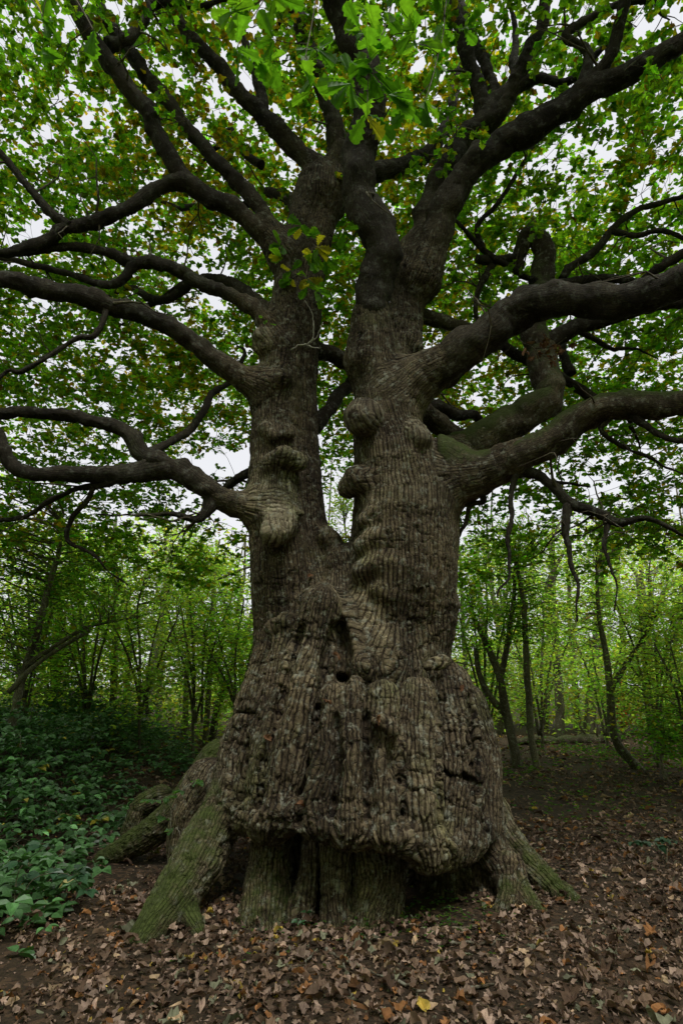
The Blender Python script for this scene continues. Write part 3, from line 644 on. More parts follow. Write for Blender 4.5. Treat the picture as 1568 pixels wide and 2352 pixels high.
disp = Hs/Wt*(1-.8*SMB)*(.5+.5*sstep(-.6, .7, fbm(V1, 1.7, 71, 2)))+RDG/Wt+lump
V2 = V1+N1*disp[:, None]
MO = MO/Wt+.25*sstep(.45, .05, V2[:, 2])-.05
MO = MO*(.45+.75*np.clip(N1[:, 2]*1.1+.3, 0, 1))
del V1

OAKLOC = np.array([.1, 5.35, 0.])
oak = empty('oak_tree', OAKLOC, 'huge ancient oak with a gnarled flaring trunk and twisted spreading limbs', 'tree')
kinds = np.array([{'trunk': 0, 'collar': 0, 'root': 1, 'burr': 2}[s.kind] for s in stems])
OWN = np.where(OWB > bestw, OWN2, OWN); VZ = np.where(kinds[OWN] == 0, -1, OWN)
back = (fac[Q0] < -.2).all(1)
Q1 = np.concatenate([Q1.reshape(-1, 4, 4)[~back].reshape(-1, 4), Q0[back]])
qo = VZ[Q1]; own = np.where((qo[:, 0] == qo[:, 1]) | (qo[:, 0] == qo[:, 2]), qo[:, 0], np.where((qo[:, 1] == qo[:, 2]), qo[:, 1], qo[:, 3]))
for k in np.unique(own):
    q = Q1[own == k]; used, invi = np.unique(q.ravel(), return_inverse=True)
    nm = 'trunk' if k < 0 else stems[k].kind
    me = rawmesh(nm, V2[used]-OAKLOC, invi, np.full(len(q), 4), M_BURR if nm == 'burr' and (int(k)-BUR0) in (0, 2, 3, 7) else M_BARK)
    setattr_(me, 'buv', 'FLOAT_VECTOR', 'POINT', BUV[used]); setattr_(me, 'moss', 'FLOAT', 'POINT', MO[used]); setattr_(me, 'plate', 'FLOAT', 'POINT', (PT/Wt)[used]); setattr_(me, 'painted_shade', 'FLOAT', 'POINT', .5*sstep(4.4, 7., V2[used, 2])); setattr_(me, 'smooth_bark', 'FLOAT', 'POINT', SMB[used])  # upper stems fade into the same painted shade as the limbs
    ob_ = obj(nm, me, trunk_ob if nm == 'burr' else oak)
    if k < 0: trunk_ob = ob_
print('trunk quads', len(Q1), round(time.time()-T0, 1))

# ------------------------------------------------------------------ limbs and traced branches
nodes = []                       # (point, radius) where twigs can start
for k, (nm, p, r) in enumerate(limb_lines):
    big = nm == 'limb'
    if k != 20:                  # the line runs on past what was traced, thinning out
        d = p[-1]-p[-2]; d /= np.linalg.norm(d); e = p[-1]; ln = float(np.clip(r[-1]*22, .5, 2.6)); m = 6; up = np.array([0, .12, .1])
        ep, er = [], []
        for j in range(m):
            d = d+rng.normal(0, .22, 3)+up*.5; d /= np.linalg.norm(d); e = e+d*ln/m; ep.append(e); er.append(max(r[-1]*(1-(j+1)/m), .004))
        p = np.vstack([p, ep]); r = np.concatenate([r, er])
    q, qr = cr(p, r, .024 if big else .03)
    if len(q) < 4: continue
    wob = np.stack([vn(q+s_, 2.1, 40+k)+.7*vn(q+s_, 5.3, 80+k) for s_ in (0, 31.7, 77.1)], 1)*(.36*qr[:, None])*sstep(0, .4, np.linspace(0, 1, len(q)))[:, None]
    q = q+wob
    if k == 19: ms = .75
    elif k == 20: ms = 1.1
    elif k == 18: ms = .12
    else: ms = .18
    ns = int(np.clip(2*np.pi*qr.mean()/.022, 10, 44))
    T = tube(q, qr, ns, 1.0, .017 if big else .012, k+3, ms)
    B = Batch(); B.add(T); lm = B.mesh(nm, M_LIMB, OAKLOC); shade_v = sstep(*((-.4, .4) if k == 11 else (.1, 1.1)), np.concatenate([[0], np.cumsum(np.linalg.norm(np.diff(q, axis=0), axis=1))])) if k in ROOTED else np.ones(len(q))
    setattr_(lm, 'painted_shade', 'FLOAT', 'POINT', np.repeat(shade_v*(.15 if k in (19, 20) else 1.), ns)); obj(nm, lm, oak)  # limb colour darkened along its run, standing in for shade
    L = np.concatenate([[0], np.cumsum(np.linalg.norm(np.diff(q, axis=0), axis=1))]); f = L/L[-1]
    for i in range(0, len(q), 5):
        if (f[i] > .3 and L[i] > .7) or (not big and f[i] > .15): nodes.append((q[i], qr[i]))

# ------------------------------------------------------------------ leaves
def leaf_template(ys, ws, bend=.0, fold=.25, curl=0.):
    """two half blades meeting at the midrib; unit length along +y, face up +z"""
    ys, ws = np.array(ys), np.array(ws); n = len(ys)
    def bendz(x, y): return fold*abs(x)+bend*(y-.5)**2*-1.+curl*math.sin(y*5+x*9)*.12
    Vv = [(0, y, 0) for y in (ys[0], ys[-1])]
    R = [(w, y, 0) for y, w in zip(ys[1:-1], ws[1:-1])]; Lf = [(-w, y, 0) for y, w in zip(ys[1:-1], ws[1:-1])]
    V = np.array(Vv+R+Lf, float); V[:, 2] = [bendz(x, y) for x, y, _ in V]
    m = n-2
    f1 = [0]+list(range(2, 2+m))+[1]; f2 = [1]+list(range(2+2*m-1, 2+m-1, -1))+[0]
    return V, np.array(f1+f2), np.array([m+2, m+2])
OAK_HI = [leaf_template([0, .1, .2, .28, .38, .46, .56, .64, .74, .82, .9, .97, 1], [0, .02, .10, .08, .2, .12, .27, .17, .32, .2, .22, .13, 0], b, fo, c) for b, fo, c in ((.2, .2, .3), (.5, .3, .6), (-.2, .25, .5))]
OAK_MD = [leaf_template([0, .18, .3, .44, .56, .72, .84, 1], [0, .13, .10, .27, .16, .33, .2, 0], b, fo, c) for b, fo, c in ((.3, .25, .4), (.0, .35, .8), (.6, .15, .6))]
OAK_LO = [leaf_template([0, .3, .45, .7, 1], [0, .2, .15, .34, 0], b, fo, c) for b, fo, c in ((.3, .3, .5), (-.2, .2, .8))]
OAK_XLO = [leaf_template([0, .34, .72, 1], [0, .17, .34, 0], .3, .3, .5), leaf_template([0, .45, .8, 1], [0, .32, .2, 0], -.1, .2, .6)]
OVATE = [leaf_template([0, .12, .35, .6, .82, 1], [0, .2, .33, .3, .16, 0], b, fo, c) for b, fo, c in ((.4, .22, .2), (.7, .3, .4))]
OVATE_LO = [leaf_template([0, .3, .65, 1], [0, .33, .3, 0], .4, .25, .3)]
BLADE = [leaf_template([0, .4, 1], [0, .36, 0], .3, .25, 0), leaf_template([0, .55, 1], [0, .3, 0], .1, .4, 0)]
def dry_template(ys, ws, roll, cup, wav, ph):
    """withered leaf: strips either side of a curling midrib"""
    ys, ws = np.array(ys), np.array(ws); n = len(ys); rows = []
    for k in (-1, 0, 1):
        for y, w in zip(ys, ws):
            a = cup*abs(k); x = k*w*math.cos(a); z = w*abs(k)*math.sin(a)+wav*math.sin(7*y+ph+2.2*k)*.09*(.3+abs(k))
            th = roll*(y-.5); yy = math.sin(th)/roll if abs(roll) > .05 else y-.5; zz = (1-math.cos(th))/roll if abs(roll) > .05 else 0
            rows.append((x+.06*math.sin(3*y+ph), yy*math.cos(0)+.5-z*math.sin(th), zz+z*math.cos(th)))
    f = []
    for k in (0, 1):
        for i in range(n-1): f.append([k*n+i, (k+1)*n+i, (k+1)*n+i+1, k*n+i+1])
    V = np.array(rows); V[:, 2] -= V[:, 2].min(); return V, np.array(f).ravel(), np.full(len(f), 4)
LB = ([0, .14, .26, .38, .5, .64, .76, .9, 1], [.015, .1, .07, .22, .13, .3, .18, .2, .01])
OB = ([0, .12, .3, .5, .7, .88, 1], [.02, .2, .34, .36, .3, .15, .01]); MB_ = ([0, .1, .2, .36, .46, .62, .74, 1], [.02, .3, .2, .48, .26, .42, .15, .01])
DRY = [dry_template(*sh, ro, cu, wa, ph) for sh, ro, cu, wa, ph in ((LB, 1.6, .5, 1., 0), (LB, -1.2, 1.1, 1.3, 2), (LB, .6, -.5, 1.6, 4), (OB, 2.2, .6, .8, 1), (OB, -1.5, .9, 1.2, 3), (OB, .5, 1.3, .8, 5), (MB_, 1.2, .45, 1.5, 2), (MB_, -.9, .7, 1.2, 0))]
DRY_LO = [dry_template([0, .28, .7, 1], [.02, .28, .32, .01], ro, cu, wa, ph) for ro, cu, wa, ph in ((1.6, .5, 1., 0), (-1.2, .9, 1.2, 2), (.6, 1.2, .8, 4))]
CRUMB = [leaf_template([0, .4, 1], [0, .36, 0], .3, .25, 0)]

def rots(dirs, ups):
    y = dirs/(np.linalg.norm(dirs, axis=1)[:, None]+1e-9)
    x = np.cross(y, ups); x /= np.linalg.norm(x, axis=1)[:, None]+1e-9
    z = np.cross(x, y); return np.stack([x, y, z], 2)
def scatter(name, temps, pos, R, sc, tint, mat, inv=None, smooth=False):
    which = rng.integers(0, len(temps), len(pos)); Vs, Fs, Ss, Cs = [], [], [], []; off = 0
    for k, (tv, tf, ts) in enumerate(temps):
        ii = np.nonzero(which == k)[0]; m = len(ii)
        if not m: continue
        v = np.einsum('nij,kj->nki', R[ii], tv)*sc[ii, None, None]+pos[ii, None]
        Vs.append(v.reshape(-1, 3)); Fs.append((tf[None]+(np.arange(m)*len(tv))[:, None]+off).ravel()); Ss.append(np.tile(ts, m)); off += m*len(tv)
        Cs.append(np.repeat(tint[ii], len(ts), 0))
    V = np.concatenate(Vs)
    if inv is not None: V = V-np.asarray(inv)
    me = rawmesh(name, V, np.concatenate(Fs), np.concatenate(Ss), mat, smooth)
    C = np.concatenate(Cs); setattr_(me, 'tint', 'FLOAT_COLOR', 'FACE', np.concatenate([C, np.ones((len(C), 1))], 1)); return me
def unit(n): 
    v = rng.normal(0, 1, (n, 3)); return v/np.linalg.norm(v, axis=1)[:, None]
def greens(n, yellow=.06, brown=.02, base=(.115, .235, .02), var=.34):
    c = np.array(base)[None]*np.exp(rng.normal(0, var, (n, 1)))
    c[:, 0] *= np.exp(rng.normal(.05, .22, n))
    k = rng.random(n); y = k < yellow; c[y] = np.array([.30, .25, .02])*rng.uniform(.6, 1.1, (y.sum(), 1))
    b = (k >= yellow) & (k < yellow+brown); c[b] = np.array([.20, .10, .03])*rng.uniform(.6, 1.1, (b.sum(), 1)); return c

# ------------------------------------------------------------------ the oak's crown
def crown():
    T = np.array([0., 5.6, 3.2]); C = []
    while len(C) < 4500:
        d = unit(1)[0]; rr = (rng.uniform(3.0**3, 9.2**3))**(1/3); c = T+d*rr*np.array([1., 1., .95])
        if c[2] < 2.6+.10*np.hypot(c[0], c[1]-5.4) or c[1] < 2.2: continue
        if c[1] < 4.9 and c[2] < 6.0+1.1*(4.9-c[1]): continue
        if abs(c[0]) < 1.6 and c[1] < 6.5 and c[2] < 6.5: continue
        if c[1] < 5.6 and c[2] < 4.2: continue
        if c[1] > 9.8 and c[2] < 6.3: continue
        if np.linalg.norm(c-np.array([0, 0, 1.5])) < rng.uniform(7.4, 8.8) and rng.random() > .05: continue
        n = fbm(c[None], .42, 91, 2)[0]
        if n < -.52: continue
        C.append(c)
    C = np.array(C); NP = np.array([a for a, b in nodes]); NR = np.array([b for a, b in nodes])
    B0 = Batch()
    for _ in range(150):
        nm_, lp, lr0 = limb_lines[rng.integers(len(limb_lines))]; q, qr = cr(lp, lr0, .05); i = rng.integers(len(q)//6, len(q)); d = unit(1)[0]; d[2] = d[2]*.6+.1; p = q[i]; pts_ = [p]; L = rng.uniform(.25, .95); m = rng.integers(4, 7)
        for _k in range(m): d = d+rng.normal(0, .38, 3); d /= np.linalg.norm(d); p = p+d*L/m; pts_.append(p)
        pts_ = np.array(pts_); r0 = min(qr[i]*.35, .006+.012*L); B0.add(tube(pts_, np.linspace(r0, .0025, len(pts_)), 5, cap=False, plate=.012))
        e = pts_[len(pts_)//2]; d2_ = unit(1)[0]*L*.4; B0.add(tube(np.array([e, e+d2_*.5+rng.normal(0, .03, 3), e+d2_]), np.array([r0*.5, .003, .002]), 4, cap=False, plate=.012))
    order = np.argsort(np.array([np.min(((NP-c)**2).sum(1)) for c in C])); B = Batch(); tips = []; B = B0
    for i in order:
        c = C[i]; d2 = ((NP-c)**2).sum(1); j = int(np.argmin(d2)); a = NP[j]; ln = math.sqrt(d2[j])
        if ln < .15: tips.append(c); continue
        m = max(4, int(ln/.22)); t = np.linspace(0, 1, m+1)[:, None]
        side = np.cross(c-a, unit(1)[0]); side /= np.linalg.norm(side)+1e-9
        q = a+(c-a)*t+side*np.sin(np.pi*t)*ln*rng.uniform(-.16, .16)+np.array([0, 0, 1])*np.sin(np.pi*t)*ln*rng.uniform(-.05, .16)
        q[1:-1] += rng.normal(0, .028*min(ln, 1.2), (m-1, 3))
        r0 = min(NR[j]*.65, .006+.011*ln); r = r0*(1-t[:, 0])+.0035*t[:, 0]
        B.add(tube(q, r, 5 if r0 > .012 else 4, cap=False, plate=.012))
        keep = slice(2, None, 2); NP = np.vstack([NP, q[keep]]); NR = np.concatenate([NR, r[keep]]); tips.append(c)
    tips = np.array(tips); pos, dr, szf = [], [], []
    tx, ty = proj(tips); outf = (tips[:, 1] < 1.5) | (np.abs(tx-784) > 1000) | (ty < -280)
    for c, of in zip(tips, outf):
        k = rng.integers(3, 6) if not of else 2
        for _ in range(k):
            d = unit(1)[0]*np.array([1, 1, .4]); L = rng.uniform(.18, .5); nl_ = rng.integers(7, 13)
            e = c+d*L; q = np.array([c, c+d*L*.5+rng.normal(0, .03, 3), e]) if np.linalg.norm(c-np.array([0, 0, 1.5])) < 8.6 else np.array([c, e]); B.add(tube(q, np.linspace(.0035, .002, len(q)), 3, cap=False, plate=.012))
            t = np.concatenate([rng.choice([.35, .6, .8], nl_-5), np.full(5, 1.)])[:, None]
            pos.append(c+d*L*t+rng.normal(0, .012, (nl_, 3))); dr.append(d[None]*.5+unit(nl_)*np.array([1, 1, .4])); szf.append(np.full(nl_, 1.35 if of else 1.))
    pos = np.concatenate(pos); dr = np.concatenate(dr); n = len(pos)
    up = np.array([0, 0, 1.])+unit(n)*.65
    warm = sstep(-.1, .7, fbm(pos, .55, 61, 2)); yel = rng.random(n)
    tint = greens(n, .04, .012)
    w = yel < warm*.5; tint[w] = np.array([.36, .31, .02])*rng.uniform(.5, 1.1, (w.sum(), 1))*np.stack([np.ones(w.sum()), rng.uniform(.7, 1.05, w.sum()), np.ones(w.sum())], 1)
    sc = rng.uniform(.07, .118, n)*np.concatenate(szf); R = rots(dr, up)
    dist = np.linalg.norm(pos-np.array([0, 0, 1.5]), axis=1); near = dist < 8.
    o = obj('twigs', B.mesh('twigs', M_TWIG, OAKLOC), oak); o['kind'] = 'stuff'
    V1 = scatter('crown', OAK_MD, pos[near], R[near], sc[near], tint[near], M_LEAF, OAKLOC)
    o = obj('crown', V1, oak); o['kind'] = 'stuff'
    mid = ~near & (dist < 9.6); far = ~near & ~mid
    o = obj('outer_crown', scatter('outer_crown', OAK_LO, pos[mid], R[mid], sc[mid]*1.05, tint[mid], M_LEAF, OAKLOC), oak); o['kind'] = 'stuff'
    o = obj('crown_top', scatter('crown_top', OAK_XLO, pos[far], R[far], sc[far]*1.1, tint[far], M_LEAF, OAKLOC), oak); o['kind'] = 'stuff'
    print('crown leaves', near.sum(), (~near).sum(), 'twig verts', B.o)
rng = np.random.default_rng(98)
crown(); print('t', round(time.time()-T0, 1))

# sprays that hang close to the lens and sprout from the left stem: leaves one by one
leaf_meshes = []
for k, (tv, tf, ts) in enumerate(OAK_HI):
    for col in ((.065, .165, .014), (.085, .2, .018), (.11, .225, .02), (.28, .25, .025)):
        me = rawmesh('leaf', tv, tf, ts, M_LEAF, False); setattr_(me, 'tint', 'FLOAT_COLOR', 'FACE', np.tile([*col, 1.], (2, 1))); leaf_meshes.append(me)
from mathutils import Matrix
def one_leaf(p, d, up, s, yellow=.05, parent=oak, inv=OAKLOC, meshes=None, name='leaf'):
    R = rots(np.array([d]), np.array([up]))[0]
    k = rng.integers(0, 3)*4+(3 if rng.random() < yellow else rng.integers(0, 3))
    o = bpy.data.objects.new(name, (meshes or leaf_meshes)[k % len(meshes or leaf_meshes)]); link(o, parent)
    M = Matrix([[*R[i]*s, 0] for i in range(3)]+[[0, 0, 0, 1]]); M.translation = Vector(p-inv); o.matrix_local = M; return o
def spray(path, Y0, Y1, n_side, ls, count, r0=.006, yellow=.04, spread=.25, start=None):
    pts = [(a, b, 2) for a, b in path]; p, r = line2(pts, Y0, Y1)
    if start is not None: p = np.vstack([start, p])
    q, _ = cr(p, np.ones(len(p)), .05); r = np.linspace(r0, .0025, len(q))
    B = Batch(); B.add(tube(q, r, 6, plate=.012)); tips = []
    lo = int(len(q)*(.35 if start is not None else .1))
    for k in range(n_side):
        i = rng.integers(lo, len(q)); d = unit(1)[0]*np.array([1, .7, .7]); L = rng.uniform(.4, 1.)*spread
        t = np.array([q[i], q[i]+d*L*.5+rng.normal(0, .015, 3), q[i]+d*L]); B.add(tube(t, np.array([.003, .0025, .0015]), 4, cap=False, plate=.012)); tips.append((t[2], d, t))
    tips.append((q[-1], q[-1]-q[-2], q[-3:]))
    br = obj('branch', B.mesh('branch', M_TWIG, OAKLOC), oak)
    for c in range(count):
        e, d, t = tips[c % len(tips)]; f = 1. if c < len(tips)*4 else rng.uniform(.3, 1)
        b = t[0]+(e-t[0])*f
        one_leaf(b+rng.normal(0, .006, 3), d/np.linalg.norm(d)*.5+unit(1)[0]*np.array([1, 1, .7])-np.array([0, 0, .25]), np.array([0, 0, 1.])+unit(1)[0]*.6, ls*rng.uniform(.75, 1.15), yellow, parent=br)
rng = np.random.default_rng(5)
ST = P(800, -220, 3.0)
spray([(905, -90), (890, 40), (850, 150), (843, 262)], 2.35, 2.0, 12, .15, 60, start=ST)
spray([(660, -90), (600, 10), (560, 70), (545, 110)], 2.35, 2.05, 10, .15, 46, start=ST)
spray([(1000, -80), (1020, 40), (1000, 150), (975, 235)], 2.6, 2.25, 10, .14, 46, start=ST)
spray([(740, -60), (715, 60), (700, 150), (712, 200)], 2.5, 2.2, 8, .14, 34, start=ST)
spray([(130, -90), (165, -20), (200, 40), (215, 70)], 1.9, 1.7, 6, .105, 20, start=P(330, -200, 2.6))
spray([(20, -80), (60, -20), (90, 20), (100, 50)], 2.0, 1.8, 4, .105, 14, start=P(130, -200, 2.4))
spray([(668, 640), (672, 590), (690, 560), (705, 545)], 5.1, 4.75, 10, .17, 46, r0=.008, yellow=.14, spread=.42)
spray([(672, 640), (690, 630), (705, 640), (712, 655)], 5.1, 4.75, 5, .15, 20, r0=.007, yellow=.14, spread=.3)
spray([(608, 742), (606, 735), (604, 730), (603, 726)], 5.0, 4.95, 2, .07, 5, r0=.004, spread=.06)
# bare silvery twig in front of the left stem; withered brown tuft on the right limb
bt = []
B = Batch()
for pth in ([(668, 805), (690, 792), (712, 788), (720, 762), (716, 720), (700, 690)], [(712, 788), (730, 770), (742, 740)], [(700, 790), (716, 797), (735, 800)]):
    p, r = line2([(a, b, 1.6) for a, b in pth], 4.98, 4.9); q, r = cr(p, r*np.linspace(1.3, .5, len(r)), .03); q[1:-1] += rng.normal(0, .004, (len(q)-2, 3)); B.add(tube(q, r, 5, plate=.01))
obj('dead_twig', B.mesh('dead_twig', M_BIRCH, OAKLOC), oak)
dry_meshes = []
for k in range(len(DRY)):
    tv, tf, ts = DRY[k]; me = rawmesh('leaf', tv, tf, ts, M_LITTER, False); setattr_(me, 'tint', 'FLOAT_COLOR', 'FACE', np.tile([.17, .085, .045, 1.], (len(ts), 1))); dry_meshes.append(me)
B = Batch()
for pth in ([(1180, 770), (1205, 790), (1225, 800), (1240, 830)], [(1225, 800), (1270, 795), (1300, 775)], [(1225, 800), (1245, 815), (1275, 830)]):
    p, r = line2([(a, b, 1.5) for a, b in pth], 4.75, 4.7); q, r = cr(p, r, .03); B.add(tube(q, r, 4, plate=.01))
br = obj('branch', B.mesh('branch', M_TWIG, OAKLOC), oak)
for k in range(22):
    x, y = rng.normal(1252, 26), rng.normal(805, 17)
    one_leaf(P(x, y, 4.72+rng.normal(0, .05)), unit(1)[0]-np.array([0, 0, .5]), unit(1)[0], rng.uniform(.07, .11), parent=br, meshes=dry_meshes)

# ------------------------------------------------------------------ woodland behind
def wood_tree(name, label, line_px, Y, crown_c, nleaf, lsize, mat_t, base_col, group=None, cat='tree', extra=(), yellow=.05, sides=7, temps=BLADE, mat=None, moss=.1):
    """trunk traced bottom -> top in pixels at depth Y, extra stems, crown of leaf sprays around crown_c [(px,py,dY,rad m)]"""
    p0 = G(line_px[0][0], line_px[0][1]); Y0 = p0[1] if Y is None else Y
    base = P(line_px[0][0], line_px[0][1], Y0); base[2] = gz(base[0], base[1])[0]
    e = empty(name, base, label, cat, group)
    B = Batch(); tipsrc = []
    for li, ln in enumerate([line_px]+list(extra)):
        p, r = line([(a, b, Y0, h) for a, b, h in ln])
        if li == 0: p[0] = base-np.array([0, 0, .05])
        p[1:] += np.cumsum(rng.normal(0, .04, (len(p)-1, 3)), 0)*np.array([0, 1, 0])
        q, qr = cr(p, r, .12); q[2:] += np.stack([vn(q[2:]+s_, 1.3, 7) for s_ in (0, 9.1, 3.3)], 1)*.03
        B.add(tube(q, qr, sides, .5, .02, rng.integers(99), moss)); tipsrc.append(q[len(q)//4:])
    src = np.concatenate(tipsrc); pos, dr = [], []
    for cx, cyy, dY, rad in crown_c:
        c = P(cx, cyy, Y0+dY); k = max(3, int(nleaf/len(crown_c)/26))
        for _ in range(k):
            t = c+unit(1)[0]*rad*rng.random()**.45*np.array([1, 1, .8]); 
            if t[2] < .3: continue
            d2 = ((src-t)**2).sum(1)+np.maximum(0, src[:, 2]-t[2])**2*2; a = src[int(np.argmin(d2))]
            mid = (a+t)/2+np.array([0, 0, .12])*np.linalg.norm(t-a)+rng.normal(0, .04, 3)
            tb = t+(t-a)*.15
            q = np.array([a, (a+mid)/2+rng.normal(0, .03, 3), mid, (mid+t)/2+rng.normal(0, .03, 3), tb]); r0 = .004+.006*np.linalg.norm(t-a)
            B.add(tube(q, np.linspace(r0, .003, 5), 4, cap=False))
            n = rng.integers(20, 34); f = rng.uniform(-.2, 1, (n, 1)); dd = (tb-mid)/(np.linalg.norm(tb-mid)+1e-6)
            pos.append(mid+(tb-mid)*f+rng.normal(0, .17, (n, 3))*np.array([1, 1, .55])); dr.append(dd*.4+unit(n)*np.array([1, 1, .35]))
    obj('trunk', B.mesh('trunk', mat_t, base), e)
    if pos:
        pos = np.concatenate(pos); dr = np.concatenate(dr); n = len(pos)
        tint = greens(n, yellow, .01, base_col, .3)
        obj('crown', scatter('crown', temps, pos, rots(dr, np.array([0, 0, 1.])+unit(n)*.45), rng.uniform(.75, 1.25, n)*lsize, tint, mat or M_BGLEAF, base), e)
    return e
rng = np.random.default_rng(15)
GR1, GR2, GR3 = (.18, .34, .05), (.27, .4, .1), (.13, .26, .05)
# right-hand side, nearer ones first
wood_tree('understory_tree', 'dark thin tree forking low just right of the oak, leaning towards it', [(1187, 1758, 11), (1172, 1690, 10), (1160, 1630, 10), (1150, 1560, 9), (1128, 1500, 8), (1108, 1455, 6), (1085, 1400, 4)], None,
          [(1120, 1330, .3, 1.3), (1090, 1440, .4, .9), (1180, 1400, .2, 1.2), (1140, 1240, .5, 1.1)], 3600, .085, M_SAP, GR1, extra=([(1160, 1640, 9), (1120, 1590, 7), (1098, 1540, 6), (1090, 1490, 4)], [(1150, 1560, 7), (1160, 1480, 6), (1175, 1380, 5), (1180, 1280, 3)]))
wood_tree('understory_tree', 'straight thin tree between the low forking tree and the mossy log', [(1233, 1762, 9), (1222, 1700, 8), (1215, 1620, 8), (1205, 1520, 7), (1200, 1400, 6), (1190, 1290, 4)], None,
          [(1240, 1330, .4, 1.3), (1200, 1440, .3, 1.0), (1260, 1230, .3, 1.2)], 2800, .085, M_SAP, GR1)
wood_tree('understory_tree', 'thin tree with a sharply bent foot and steep upright stem near the log end', [(1470, 1768, 12), (1440, 1735, 11), (1418, 1705, 10), (1405, 1650, 9), (1398, 1580, 8), (1388, 1500, 7), (1375, 1420, 5), (1370, 1300, 3)], None,
          [(1400, 1330, .3, 1.4), (1480, 1400, .5, 1.2), (1350, 1420, .6, 1.0), (1440, 1230, .2, 1.3)], 3400, .085, M_SAP, GR2, extra=([(1398, 1590, 7), (1425, 1540, 6), (1460, 1490, 5), (1500, 1420, 3)],))
wood_tree('understory_tree', 'sapling with a spreading leafy top over the bent-footed tree', [(1505, 1740, 6), (1490, 1650, 6), (1480, 1560, 5), (1470, 1450, 4), (1460, 1330, 3)], None,
          [(1520, 1480, .2, 1.2), (1460, 1550, .4, 1.0), (1540, 1340, .2, 1.2)], 2600, .08, M_SAP, GR2)
bgs = [  # px, base py, top py, half width, depth, crown radius m, label
 (1285, 1690, 1180, 11, 'upright grey trunk standing just past the fallen log'),
 (1352, 1682, 1150, 13, 'stout forking trunk past the fallen log'),
 (1150, 1680, 1200, 9, 'slim trunk half hidden by the oak on the log side'),
 (1325, 1668, 1220, 8, 'slender pole-like tree in the thicket past the log'),
 (1250, 1668, 1240, 8, 'slender pole-like tree in the thicket past the log'),
 (1430, 1664, 1200, 8, 'slender pole-like tree in the thicket past the log'),
 (1500, 1672, 1180, 9, 'slender pole-like tree in the thicket past the log'),
 (1200, 1662, 1180, 7, 'slender pole-like tree in the thicket past the log'),
 (1560, 1680, 1200, 9, 'slender pole-like tree in the thicket past the log'),
 (1100, 1660, 1230, 8, 'slender pole-like tree in the thicket past the log'),
]
for px, by, ty, hw, lab in bgs:
    bend = rng.normal(0, 14, 4); h = by-ty
    ln = [(px, by, hw), (px+bend[0]*.4, by-h*.25, hw*.85), (px+bend[0], by-h*.5, hw*.7), (px+bend[0]+bend[1], by-h*.75, hw*.5), (px+bend[0]+bend[1]+bend[2]*.5, ty, hw*.25)]
    tx = ln[-1][0]
    wood_tree('woodland_tree', lab, ln, None, [(tx, ty+80, 0, 1.0), (tx+rng.normal(0, 50), ty+170, 1, 1.5), (tx+rng.normal(0, 60), ty+270, -1, 1.5), (px+rng.normal(0, 60), by-150, 1., 1.4)], 1900, .12, M_SAP, GR2,
              'slender trees past the log' if 'pole' in lab else None, extra=([ln[2], (ln[2][0]+rng.normal(0, 45), by-h*.68, hw*.5), (ln[2][0]+rng.normal(0, 70), by-h*.85, hw*.3)],), sides=6)
# left-hand side
wood_tree('understory_tree', 'crooked thin tree growing beside the flaring trunk at the bramble edge', [(486, 1712, 9), (498, 1640, 9), (515, 1580, 9), (540, 1520, 7), (565, 1460, 6), (580, 1400, 4)], None,
          [(540, 1330, .6, 1.3), (480, 1420, .5, 1.2), (560, 1480, .8, 1.0), (450, 1330, .5, 1.2)], 3400, .085, M_SAP, GR1, extra=([(515, 1585, 6), (490, 1520, 5), (455, 1450, 4), (440, 1380, 2)], [(540, 1520, 5), (530, 1440, 4), (500, 1340, 3)]))
wood_tree('woodland_tree', 'dark stem slanting up out of the brambles', [(25, 1600, 9), (60, 1520, 9), (90, 1430, 8), (115, 1340, 7), (135, 1270, 5), (150, 1200, 3)], 9.0,
          [(60, 1350, 0, 1.5), (150, 1280, .4, 1.3), (20, 1240, .3, 1.4), (190, 1400, .3, 1.1), (60, 1480, 1, 1.1)], 4200, .09, M_SAP, GR3, extra=([(60, 1530, 6), (130, 1480, 5), (200, 1440, 4), (280, 1420, 2)], [(20, 1590, 6), (110, 1510, 5), (210, 1450, 4)]))
wood_tree('birch_tree', 'pale birch trunk leaning among the undergrowth past the brambles', [(338, 1600, 10), (350, 1540, 9), (362, 1480, 8), (375, 1400, 6), (390, 1300, 4)], 16.0,
          [(400, 1330, 0, 1.8), (330, 1420, 0, 1.6), (420, 1230, .5, 1.7)], 1700, .12, M_BIRCH, GR2)
